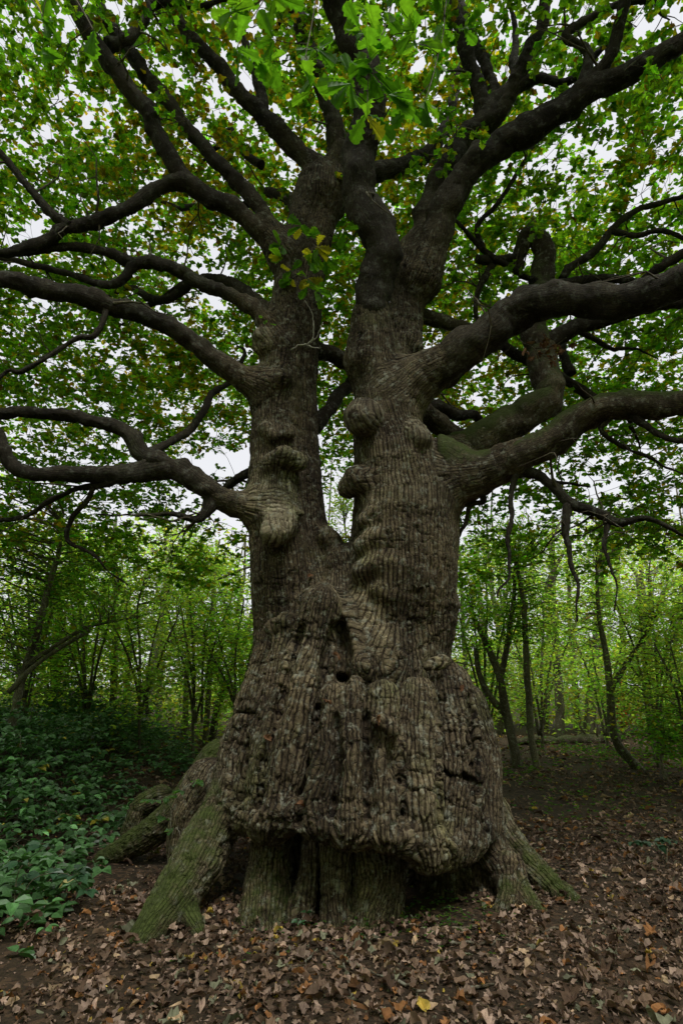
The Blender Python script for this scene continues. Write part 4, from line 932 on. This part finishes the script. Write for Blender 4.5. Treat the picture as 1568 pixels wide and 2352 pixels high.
for px, by, ty, hw, Y, lab in [(268, 1590, 1200, 9, 14, 'grey trunk next to the leaning birch past the brambles'),
     (300, 1580, 1180, 7, 17, 'spindly tree in the thicket past the brambles'), (430, 1590, 1210, 7, 16, 'spindly tree in the thicket past the brambles'),
     (200, 1580, 1190, 8, 15, 'spindly tree in the thicket past the brambles'), (130, 1580, 1230, 8, 14, 'spindly tree in the thicket past the brambles'),
     (-30, 1590, 1180, 9, 13, 'spindly tree in the thicket past the brambles'), (370, 1585, 1160, 8, 20, 'spindly tree in the thicket past the brambles'),
     (480, 1590, 1240, 7, 15, 'spindly tree in the thicket past the brambles'), (560, 1600, 1230, 7, 17, 'spindly tree in the thicket past the brambles')]:
    bend = rng.normal(0, 14, 4); h = by-ty
    ln = [(px, by, hw), (px+bend[0]*.4, by-h*.25, hw*.85), (px+bend[0], by-h*.5, hw*.7), (px+bend[0]+bend[1], by-h*.75, hw*.5), (px+bend[0]+bend[1]+bend[2]*.5, ty, hw*.25)]; tx = ln[-1][0]
    wood_tree('woodland_tree', lab, ln, Y, [(tx, ty+80, 0, 1.0), (tx+rng.normal(0, 50), ty+170, 1, 1.5), (tx+rng.normal(0, 60), ty+270, -1, 1.5), (px+rng.normal(0, 60), by-130, 1., 1.5)], 1900, .12, M_SAP, GR2,
              'spindly trees past the brambles' if 'spindly' in lab else None, extra=([ln[2], (ln[2][0]+rng.normal(0, 45), by-h*.68, hw*.5), (ln[2][0]+rng.normal(0, 70), by-h*.85, hw*.3)],), sides=6)
# leafy hazels at mid distance
for k_, (px, by, dp, top, lab) in enumerate([(60, 1650, 10.5, 1230, 'broad bright hazel bush rising straight behind the brambles'), (200, 1640, 12., 1240, 'tall bushy hazel next to the leaning birch'), (330, 1640, 11., 1330, 'low rounded hazel in front of the birch'),
        (450, 1660, 12.5, 1250, 'bushy hazel behind the crooked tree beside the trunk'), (545, 1660, 12., 1380, 'small hazel peeping out beside the oak trunk over the brambles'), (130, 1640, 14., 1330, 'pale green bush deep in the thicket past the brambles'),
        (770, 1650, 14., 1130, 'tall bush glimpsed through the fork of the oak'), (1120, 1690, 13., 1260, 'leafy hazel behind the low forking tree'), (1240, 1690, 15., 1320, 'round hazel behind the straight thin tree'), (1500, 1700, 12., 1260, 'broad bright hazel behind the bent-footed tree'), (1390, 1690, 16., 1350, 'pale hazel past the end of the log'), (1580, 1700, 10., 1380, 'dense green hazel beyond the dark shrubs')]):
    h = by-top; st = [(px, by, 3.5), (px+rng.normal(0, 8), by-h*.4, 3), (px+rng.normal(0, 16), by-h*.75, 2), (px+rng.normal(0, 20), top, 1.2)]
    ex = [[(px+rng.normal(0, 5), by, 3), (px+dx*.4, by-h*.35, 2.6), (px+dx, by-h*.7, 1.6)] for dx in (-75, -38, 40, 80)]
    cl = [(px+rng.normal(0, 45), by-h*f, rng.normal(0, .6), rad) for f, rad in ((.22, .9), (.38, 1.1), (.52, 1.1), (.66, 1.0), (.8, .85), (.95, .6))]
    wood_tree('hazel_bush', lab, st, dp, cl, 3600, .085, M_SAP, (GR2, GR1)[k_ % 3 == 1], cat='bush', extra=ex, sides=5)
# shrubs at the right edge
for px, by, rad, lab in [(1530, 1790, .75, 'dark leafy shrub at the foot of the bent-footed tree'), (1570, 1730, .9, 'taller dark shrub behind the leafy shrub by the bent-footed tree')]:
    wood_tree('shrub', lab, [(px, by, 4), (px-5, by-40, 3), (px-10, by-90, 2)], None, [(px, by-50, 0, rad), (px-10, by-110, .3, rad), (px+30, by-90, -.2, rad)], 1500, .075, M_SAP, GR3, cat='shrub', temps=OVATE)

wood_tree('shrub', 'russet-leaved bush glowing among the far trees past the log', [(1425, 1655, 2), (1424, 1620, 2), (1420, 1590, 1)], 21., [(1420, 1605, 0, 1.0), (1435, 1640, 0, .8)], 700, .14, M_SAP, (.36, .13, .07), cat='shrub', yellow=0)

def far_wood():
    pos, dr, sz = [], [], []
    def ring(n, a0, a1, d0, d1, hmax, k, sp, ls, thin):
        ang = rng.uniform(a0, a1, n); d = np.sqrt(rng.uniform(d0**2, d1**2, n)); x, y = np.sin(ang)*d, np.cos(ang)*d; z = rng.random(n)*hmax(d)
        keep = fbm(np.stack([x*.6, y*.6, z], 1), .3, 33, 2) > thin-.4*(z < 2.5)
        for a, b_, c in zip(x[keep], y[keep], z[keep]):
            pos.append(np.array([a, b_, c+.25])+rng.normal(0, sp, (k, 3))*np.array([1, 1, .7])); dr.append(unit(k)*np.array([1, 1, .5])); sz.append(rng.uniform(.75, 1.25, k)*ls)
    ring(1700, -.85, .85, 24, 50, lambda d: 2.+d*.24, 16, .8, .34, -.02)
    ring(800, .0, .9, 20, 27, lambda d: 2.4+0*d, 26, .5, .17, -.2)          # undergrowth
    ring(900, -.9, .02, 13, 24, lambda d: 2.6+0*d, 24, .45, .14, -.12)
    ring(360, -.9, .9, 16, 26, lambda d: 7+0*d, 26, .55, .17, .15)
    ring(4600, 1.2, 5.08, 8, 22, lambda d: 13+0*d, 10, .9, .55, -.2)           # the wood goes on round the clearing, unseen; added dense to block frontal light
    pos = np.concatenate(pos); pos[:, 2] = np.maximum(pos[:, 2], .12); dr = np.concatenate(dr); sz = np.concatenate(sz); m = len(pos)
    me = scatter('far_foliage', BLADE, pos, rots(dr, np.array([0, 0, 1.])+unit(m)*.6), sz, greens(m, .08, .02, (.26, .37, .11), .3), M_BGLEAF)
    o = obj('woodland', me); tag(o, 'far woodland foliage closing the view between the trunks, and unseen foliage added behind the camera', 'woodland', kind='stuff')
    B = Batch()
    for k in range(26):
        a = rng.uniform(-.8, .8); d = rng.uniform(20, 40); x, y = math.sin(a)*d, math.cos(a)*d; zz = gz(x, y)[0]; H = rng.uniform(6, 12); tl = rng.normal(0, .5, 2)
        q = np.array([[x, y, zz-.1], [x+tl[0]*.4, y, zz+H*.35], [x+tl[0], y+tl[1], zz+H*.7], [x+tl[0]*1.6, y, zz+H]]); r0 = rng.uniform(.05, .13)
        B.add(tube(q, np.linspace(r0, .02, 4), 6, plate=.03))
    o2 = obj('trunks', B.mesh('trunks', M_SAP), o); o2['kind'] = 'stuff'
    print('far leaves', m)
rng = np.random.default_rng(119)
far_wood(); print('t', round(time.time()-T0, 1))

# fallen log beyond the clearing
def fallen_log():
    a, b = G(1190, 1704), G(1425, 1700); a[2] = gz(a[0], a[1])[0]+.1; b[2] = gz(b[0], b[1])[0]+.11
    p = np.array([a+(b-a)*t for t in np.linspace(0, 1, 6)])+rng.normal(0, .02, (6, 3)); q, r = cr(p, np.array([.1, .12, .11, .13, .12, .14]), .06)
    e = empty('fallen_log', a, 'mossy fallen log lying across the leaf litter in front of the thin trees', 'log')
    B = Batch(); B.add(tube(q, r, 14, 2.2, .03, 5, .6)); obj('trunk', B.mesh('trunk', M_LOG, a), e)
    for k in range(3):
        i = rng.integers(10, len(q)-10); d = np.array([rng.normal(0, .3), -.2, .6]); t = np.array([q[i], q[i]+d*.3, q[i]+d*.7]); B2 = Batch(); B2.add(tube(t, np.array([.04, .03, .015]), 7, .4, .02)); obj('branch_stub', B2.mesh('branch_stub', M_LOG, a), e)
fallen_log()

# ------------------------------------------------------------------ ground cover
def brambles():
    n = 3000; B = Batch()
    x = rng.uniform(-9, -1.6, n); y = 3.6+rng.random(n)**1.4*13
    edge = -2.4-.1*(y-4.7)+.5*vn(np.stack([x, y, 0*x], 1), .9, 21)
    k = (x < edge) & (vn(np.stack([x, y, 0*x], 1), .75, 24) > -.62); x, y, edge = x[k], y[k], edge[k]
    inn = np.clip((edge-x)/1.6, 0, 1); g = gz(x, y)
    top = .1+(.3+.46*sstep(5, 9, y))*inn*(1+.7*vn(np.stack([x, y, 0*x], 1), .8, 22)); hh = g+top*np.maximum(rng.random(len(x)), rng.random(len(x)))
    k = (inn > .5) | (rng.random(len(x)) < .6); x, y, hh, g = x[k], y[k], hh[k], g[k]
    m = 6; C = np.repeat(np.stack([x, y, hh], 1), m, 0)+rng.normal(0, .17, (len(x)*m, 3))*np.array([1, 1, .4]); C[:, 2] = np.maximum(C[:, 2], gz(C[:, 0], C[:, 1])+.05)
    for i in range(0, len(x), 4):
        t = np.array([[x[i]+rng.normal(0, .2), y[i]+rng.normal(0, .2), g[i]-.03], [x[i]+rng.normal(0, .06), y[i], (g[i]+hh[i])/2+.05], [x[i], y[i], hh[i]], C[i*m]]); B.add(tube(t, np.array([.006, .005, .004, .002]), 4, cap=False))
    q = len(C); az = rng.uniform(0, 6.28, q); up = np.stack([rng.normal(0, .3, q), rng.normal(-.12, .3, q), np.ones(q)], 1); siz = rng.uniform(.075, .135, q)
    pos, dr, ups, sz = [], [], [], []
    for da in (0, 1.25, -1.25):
        d = np.stack([np.cos(az+da), np.sin(az+da), -.22+rng.normal(0, .15, q)], 1); pos.append(C+d*.012); dr.append(d); ups.append(up+rng.normal(0, .12, (q, 3))); sz.append(siz*rng.uniform(.8, 1.1, q)*(1 if da == 0 else .85))
    pos, dr, up, sz = np.concatenate(pos), np.concatenate(dr), np.concatenate(ups), np.concatenate(sz); m = len(pos)
    tint = np.array([.066, .155, .05])[None]*np.exp(rng.normal(0, .32, (m, 1))); yk = rng.random(m) < .012; tint[yk] = (.32, .27, .03)
    near = (pos[:, 1] < 9) & (pos[:, 0] > -784/F*(pos[:, 1]*.97)-.6)
    o = obj('bramble_patch', scatter('bramble_patch', OVATE, pos[near], rots(dr, up)[near], sz[near], tint[near], M_BRAMBLE)); tag(o, 'dense patch of dark green brambles covering the bank beside the oak', 'brambles', kind='stuff')
    o3 = obj('foliage', scatter('foliage', OVATE_LO, pos[~near], rots(dr, up)[~near], sz[~near], tint[~near], M_BRAMBLE), o); o3['kind'] = 'stuff'
    o2 = obj('stems', B.mesh('stems', M_SAP), o); o2['kind'] = 'stuff'
    print('bramble leaves', m)
rng = np.random.default_rng(119)
brambles(); print('t', round(time.time()-T0, 1))

def plant(name, label, base, shoots, ls, tints, cat='plant', compound=3, mat=None, temps=OVATE, group=None):
    """shoots: list of world-space polylines; leaves one by one along them"""
    e = empty(name, base, label, cat, group); B = Batch(); ms = []
    for t in temps:
        for c in tints:
            me = rawmesh('leaf', *t, mat or M_BRAMBLE, False); setattr_(me, 'tint', 'FLOAT_COLOR', 'FACE', np.tile([*c, 1.], (2, 1))); ms.append(me)
    for sh, nl_ in shoots:
        q, _ = cr(np.array(sh), np.ones(len(sh)), .04); B.add(tube(q, np.linspace(.005, .002, len(q)), 5))
        for k in range(nl_):
            i = len(q)-1 if k == 0 else rng.integers(len(q)//3, len(q)); az = rng.uniform(0, 6.28); pet = q[i]+np.array([math.cos(az), math.sin(az), .35])*ls*.6
            B.add(tube(np.array([q[i], (q[i]+pet)/2+np.array([0, 0, .01]), pet]), np.array([.002, .0018, .0015]), 4, cap=False))
            for j in range(compound):
                da = (0, 1.2, -1.2, 2.1, -2.1)[j]; d = np.array([math.cos(az+da), math.sin(az+da), -.15+rng.normal(0, .15)])
                o = one_leaf(pet, d, np.array([rng.normal(0, .25), rng.normal(0, .25)-.2, 1.]), ls*rng.uniform(.8, 1.15), parent=e, inv=np.asarray(base), meshes=[ms[rng.integers(len(ms))]])
    obj('stem', B.mesh('stem', M_SAP, base), e); return e
def gp(px, py):
    g = G(px, py); g[2] = gz(g[0], g[1])[0]; return g
DKG = [(.03, .075, .035), (.035, .09, .04), (.025, .06, .03)]
b = gp(30, 2110); plant('bramble_plant', 'broad-leaved bramble shoot sprawling on the litter at the patch edge', b, [([b, b+[.08, .05, .2], b+[.28, .1, .22], b+[.42, .1, .12]], 5), ([b, b+[-.05, .1, .25], b+[.05, .25, .36]], 4), ([b, b+[-.2, -.05, .15], b+[-.3, -.2, .1]], 3)], .11, DKG)
b = gp(175, 1940); plant('bramble_plant', 'small bramble plant with yellowing leaves at the edge of the patch', b, [([b, b+[.05, .05, .15], b+[.15, .1, .2]], 4), ([b, b+[-.05, 0, .15], b+[-.15, .1, .22]], 3)], .09, [(.3, .26, .03), (.12, .15, .03), (.04, .09, .03)])
b = gp(235, 1800); plant('bramble_plant', 'bright yellow-leaved shoot standing in the brambles', b, [([b, b+[.0, .0, .15], b+[.05, .0, .3]], 4), ([b, b+[.1, .05, .1], b+[.2, .05, .16]], 2)], .1, [(.38, .3, .03), (.3, .25, .03)])
b = gp(372, 2062); top = P(398, 1860, b[1]+.1)
plant('oak_seedling', 'spindly pale green seedling rising in front of the mossy left root', b, [([b, (b+top)/2+[.01, 0, 0], top, P(440, 1800, b[1]+.15)], 5), ([(b*.4+top*.6), P(405, 1900, b[1]+.1), P(415, 1925, b[1]+.08), P(412, 1945, b[1]+.05)], 3), ([top, P(375, 1835, b[1]+.1), P(355, 1840, b[1]+.1)], 4)], .075, [(.09, .17, .07), (.11, .19, .09), (.06, .13, .04)], mat=M_LEAF, temps=OAK_MD)
b = gp(690, 2135); plant('seedling', 'tiny round-leaved seedling at the foot of the middle roots', b, [([b, b+[.0, .0, .05], b+[.02, .0, .08]], 3)], .045, [(.04, .11, .04)])
b = gp(345, 1975); plant('seedling', 'little brownish seedling between the two left roots', b, [([b, b+[.01, 0, .08], b+[.03, 0, .14]], 4)], .06, [(.12, .11, .03), (.07, .1, .03)], temps=OAK_MD, mat=M_LEAF)
b = gp(1530, 1985); plant('bramble_plant', 'low bramble plant on the open litter to the right of the oak', b, [([b, b+[-.1, .0, .12], b+[-.25, .1, .14]], 5), ([b, b+[.1, .1, .14], b+[.25, .2, .12]], 5)], .08, DKG)

def low_green():
    """scattered small seedlings, too many to count"""
    pos, dr = [], []
    spots = [(960, 2115, .25, 120), (700, 2130, .15, 30), (1010, 2095, .2, 60), (1290, 1860, .5, 90), (1330, 1730, .9, 260), (1420, 1740, .9, 260), (1160, 1780, .6, 110), (1500, 1850, .6, 90), (250, 1700, .6, 160), (420, 1700, .7, 180), (860, 2130, .2, 30), (330, 1690, .8, 120), (620, 2170, .3, 25), (1390, 1900, .4, 50)]
    for px, py, s_, n in spots:
        g = G(px, py); p = g+rng.normal(0, s_, (n, 3))*np.array([1, .8 if py > 1900 else 1.6, 0]); p[:, 2] = gz(p[:, 0], p[:, 1])+rng.uniform(.01, .05 if py > 1900 else .22, n); 
        for q in p:
            for j in range(3): pos.append(q); a = rng.uniform(0, 6.28); dr.append((math.cos(a), math.sin(a), rng.uniform(0, .5)))
    pos, dr = np.array(pos), np.array(dr); m = len(pos); far = np.clip(pos[:, 1]/6, .7, 2)
    o = obj('seedlings', scatter('seedlings', OVATE, pos, rots(dr, np.array([0, 0, 1.])+unit(m)*.3), rng.uniform(.018, .035, m)*far, greens(m, .03, 0, (.06, .13, .025)), M_LEAF))
    tag(o, 'tiny green seedlings and weeds sprinkled over the leaf litter', 'seedlings', kind='stuff')
rng = np.random.default_rng(126)
low_green(); print('t', round(time.time()-T0, 1))

# ------------------------------------------------------------------ fallen leaves
LIT = [((.2, .14, .108), .34), ((.12, .078, .054), .26), ((.17, .078, .03), .08), ((.055, .033, .021), .2), ((.27, .19, .12), .05), ((.13, .13, .085), .05), ((.28, .2, .04), .02)]
def litter_cols(n):
    i = rng.choice(len(LIT), n, p=np.array([w for _, w in LIT])/sum(w for _, w in LIT)); c = np.array([LIT[k][0] for k in i])*1.25; return c*np.exp(rng.normal(0, .3, (n, 1))), i
trunkmask = lambda x, y: ((x-.12)/1.0)**2+((y-5.45)/1.05)**2 < 1
def litter():
    xs, ys = [], []
    def area(x0, x1, y0, y1, dens):
        n = int((x1-x0)*(y1-y0)*dens); xs.append(rng.uniform(x0, x1, n)); ys.append(rng.uniform(y0, y1, n))
    area(-3.0, 3.0, 2.3, 4.2, 560); area(-3.9, 4.4, 4.2, 7.5, 380); area(-4, 6.8, 7.5, 12, 130); area(-5, 12, 12, 20, 42)
    for px, py, s_, n in ((450, 2085, .16, 130), (560, 2090, .13, 70), (1180, 2120, .3, 120), (980, 2140, .3, 90), (700, 2170, .3, 120), (300, 2060, .3, 120), (430, 1960, .18, 60)):
        g = G(px, py); xs.append(g[0]+rng.normal(0, s_, n)); ys.append(g[1]+rng.normal(0, s_*.7, n))
    x, y = np.concatenate(xs), np.concatenate(ys)
    keep = (vn(np.stack([x, y, 0*x], 1), 1.1, 55)+.45*vn(np.stack([x, y, 0*x], 1), 4., 56) > -.5+.4*(rng.random(len(x))-.5)) & ~trunkmask(x, y)
    x, y = x[keep], y[keep]; n = len(x)
    size = np.clip(.055*np.exp(rng.normal(0, .33, n)), .03, .13)*np.where(y > 7.5, 1.25, 1)*np.where(y > 12, 1.4, 1)
    z = gz(x, y)+.006+rng.random(n)**2*.028
    az = rng.uniform(0, 6.28, n); d = np.stack([np.cos(az), np.sin(az), rng.normal(0, .22, n)], 1); up = np.array([0, 0, 1.])+unit(n)*.42
    flip = rng.random(n) < .5; up[flip] *= -1
    col, ci = litter_cols(n); pos = np.stack([x, y, z], 1)
    R = rots(d, up)
    vis = (np.abs(784+F*x/np.maximum(y*CP+(z-CAMZ)*SP, .1)-784) < 800) & (1176-F*((z-CAMZ)*CP-y*SP)/(y*CP+(z-CAMZ)*SP) < 2352)
    show = size/(y+.3); show[~vis] = 0; big = np.zeros(n, bool); big[np.argsort(-show)[:285]] = True
    nr = ~big & (y < 6.2); fr = ~big & ~nr
    o = obj('leaf_litter', scatter('leaf_litter', DRY, pos[nr], R[nr], size[nr], col[nr], M_LITTER)); tag(o, 'carpet of dry brown fallen leaves covering the woodland floor', 'leaf litter', kind='stuff')
    o2 = obj('leaves', scatter('leaves', DRY_LO, pos[fr], R[fr], size[fr], col[fr], M_LITTER), o); o2['kind'] = 'stuff'
    labs = ['pinkish tan curled dry leaf lying on the litter', 'dull brown curled dry leaf lying on the litter', 'rusty orange dry leaf lying on the litter', 'very dark brown dry leaf lying on the litter', 'pale straw coloured dry leaf lying on the litter', 'grey-green dry leaf lying on the litter', 'yellow fallen leaf lying on the litter']
    cache = {}
    for i in np.nonzero(big)[0]:
        t = rng.integers(len(DRY)); key = (t, ci[i], rng.integers(3))
        if key not in cache:
            me = rawmesh('fallen_leaf', *DRY[t], M_LITTER, False); setattr_(me, 'tint', 'FLOAT_COLOR', 'FACE', np.tile([*(np.array(LIT[ci[i]][0])*(.85, 1.2, 1.6)[key[2]]), 1.], (len(DRY[t][2]), 1))); cache[key] = me
        o = bpy.data.objects.new('fallen_leaf', cache[key]); link(o); s_ = size[i]
        M = Matrix([[*R[i][a]*s_, 0] for a in range(3)]+[[0, 0, 0, 1]]); M.translation = Vector(pos[i]); o.matrix_world = M
        tag(o, labs[ci[i]], 'leaf', 'fallen leaves scattered in front of the oak')
    # crumbs
    m = 9000; x = rng.uniform(-3.6, 3.6, m); y = rng.uniform(1.9, 7, m); k = ~trunkmask(x, y); x, y = x[k], y[k]; m = len(x); az = rng.uniform(0, 6.28, m)
    pos = np.stack([x, y, gz(x, y)+.008], 1); c2, _ = litter_cols(m)
    o = obj('leaf_crumbs', scatter('leaf_crumbs', CRUMB, pos, rots(np.stack([np.cos(az), np.sin(az), 0*az], 1), np.array([0, 0, 1.])+unit(m)*.5), rng.uniform(.012, .035, m), c2*.8, M_LITTER)); tag(o, 'crumbs of broken leaf and bark between the fallen leaves', 'leaf litter', kind='stuff')
    print('litter', n)
rng = np.random.default_rng(105)
litter(); print('t', round(time.time()-T0, 1))
for k, (path, lab) in enumerate([([(735, 2175), (760, 2200), (800, 2215), (850, 2240), (900, 2262)], 'long thin twig lying on the litter below the middle roots'),
     ([(790, 2220), (800, 2260), (805, 2300), (815, 2340)], 'short twig branching off below the long thin twig'),
     ([(985, 2125), (1030, 2140), (1080, 2140), (1130, 2135)], 'grey stick lying along the foot of the right recess'),
     ([(1010, 2180), (1060, 2176), (1120, 2180), (1180, 2172)], 'bowed twig on the litter below the right root'),
     ([(880, 2262), (930, 2270), (960, 2290), (1000, 2300)], 'thick short stick at the end of the long thin twig'),
     ([(640, 2235), (690, 2225), (730, 2190)], 'thin twig leaning on litter under the left leg root'),
     ([(1070, 2285), (1110, 2280), (1140, 2270)], 'pale splinter of bark lying among the leaves'),
     ([(520, 2260), (500, 2290), (480, 2320)], 'dark twig on the bare soil patch'),
     ([(1240, 2150), (1300, 2140), (1360, 2150)], 'thin stick beyond the right root tips'),
     ([(1380, 1925), (1440, 1905), (1500, 1890)], 'pale stick lying on the open litter right of the oak')]):
    p = np.array([gp(a, b_) for a, b_ in path])+np.array([0, 0, .016]); q, _ = cr(p, np.ones(len(p)), .03); q[1:-1] += rng.normal(0, .006, (len(q)-2, 3))
    r = np.linspace(.009 if k not in (1, 5, 7) else .006, .004, len(q)); B = Batch(); B.add(tube(q-p[0], r, 6, .4, .01)); o = obj('fallen_twig', B.mesh('fallen_twig', M_LOG if k in (6,) else M_TWIG), None, p[0]); tag(o, lab, 'twig')


# ------------------------------------------------------------------ dry leaves caught on the bark
fv_ = np.nonzero(fac > .2)[0]; fpx, fpy = proj(V2[fv_])
for px, py, lab in [(738, 1608, 'dry leaf caught in the crease beside the leaning fold of the trunk'), (866, 1668, 'dry leaf lodged in the small hole in the trunk'), (692, 1852, 'dry leaf stuck above the gap between the root legs'),
                    (772, 1500, 'dry leaf resting beside the round burl on the trunk'), (1060, 1566, 'dry leaf lying on the right shoulder of the trunk'), (715, 1320, 'dry leaf on the ledge under the fork of the trunk'), (606, 1682, 'small dry leaf stuck to the left flank of the trunk')]:
    d = np.hypot(fpx-px, fpy-py); c_ = np.nonzero(d < 9)[0]
    if not len(c_): continue
    i = fv_[c_[np.argmin(V2[fv_[c_], 1])]]
    o = bpy.data.objects.new('fallen_leaf', dry_meshes[int(px) % len(dry_meshes)]); link(o)
    R = rots(np.array([[rng.normal(), -.3, rng.normal()*.6]]), np.array([N1[i]+np.array([0, -.3, .5])]))[0]; s_ = .075
    M = Matrix([[*R[a]*s_, 0] for a in range(3)]+[[0, 0, 0, 1]]); M.translation = Vector(V2[i]+N1[i]*.004); o.matrix_world = M; tag(o, lab, 'leaf', 'dry leaves caught on the oak')
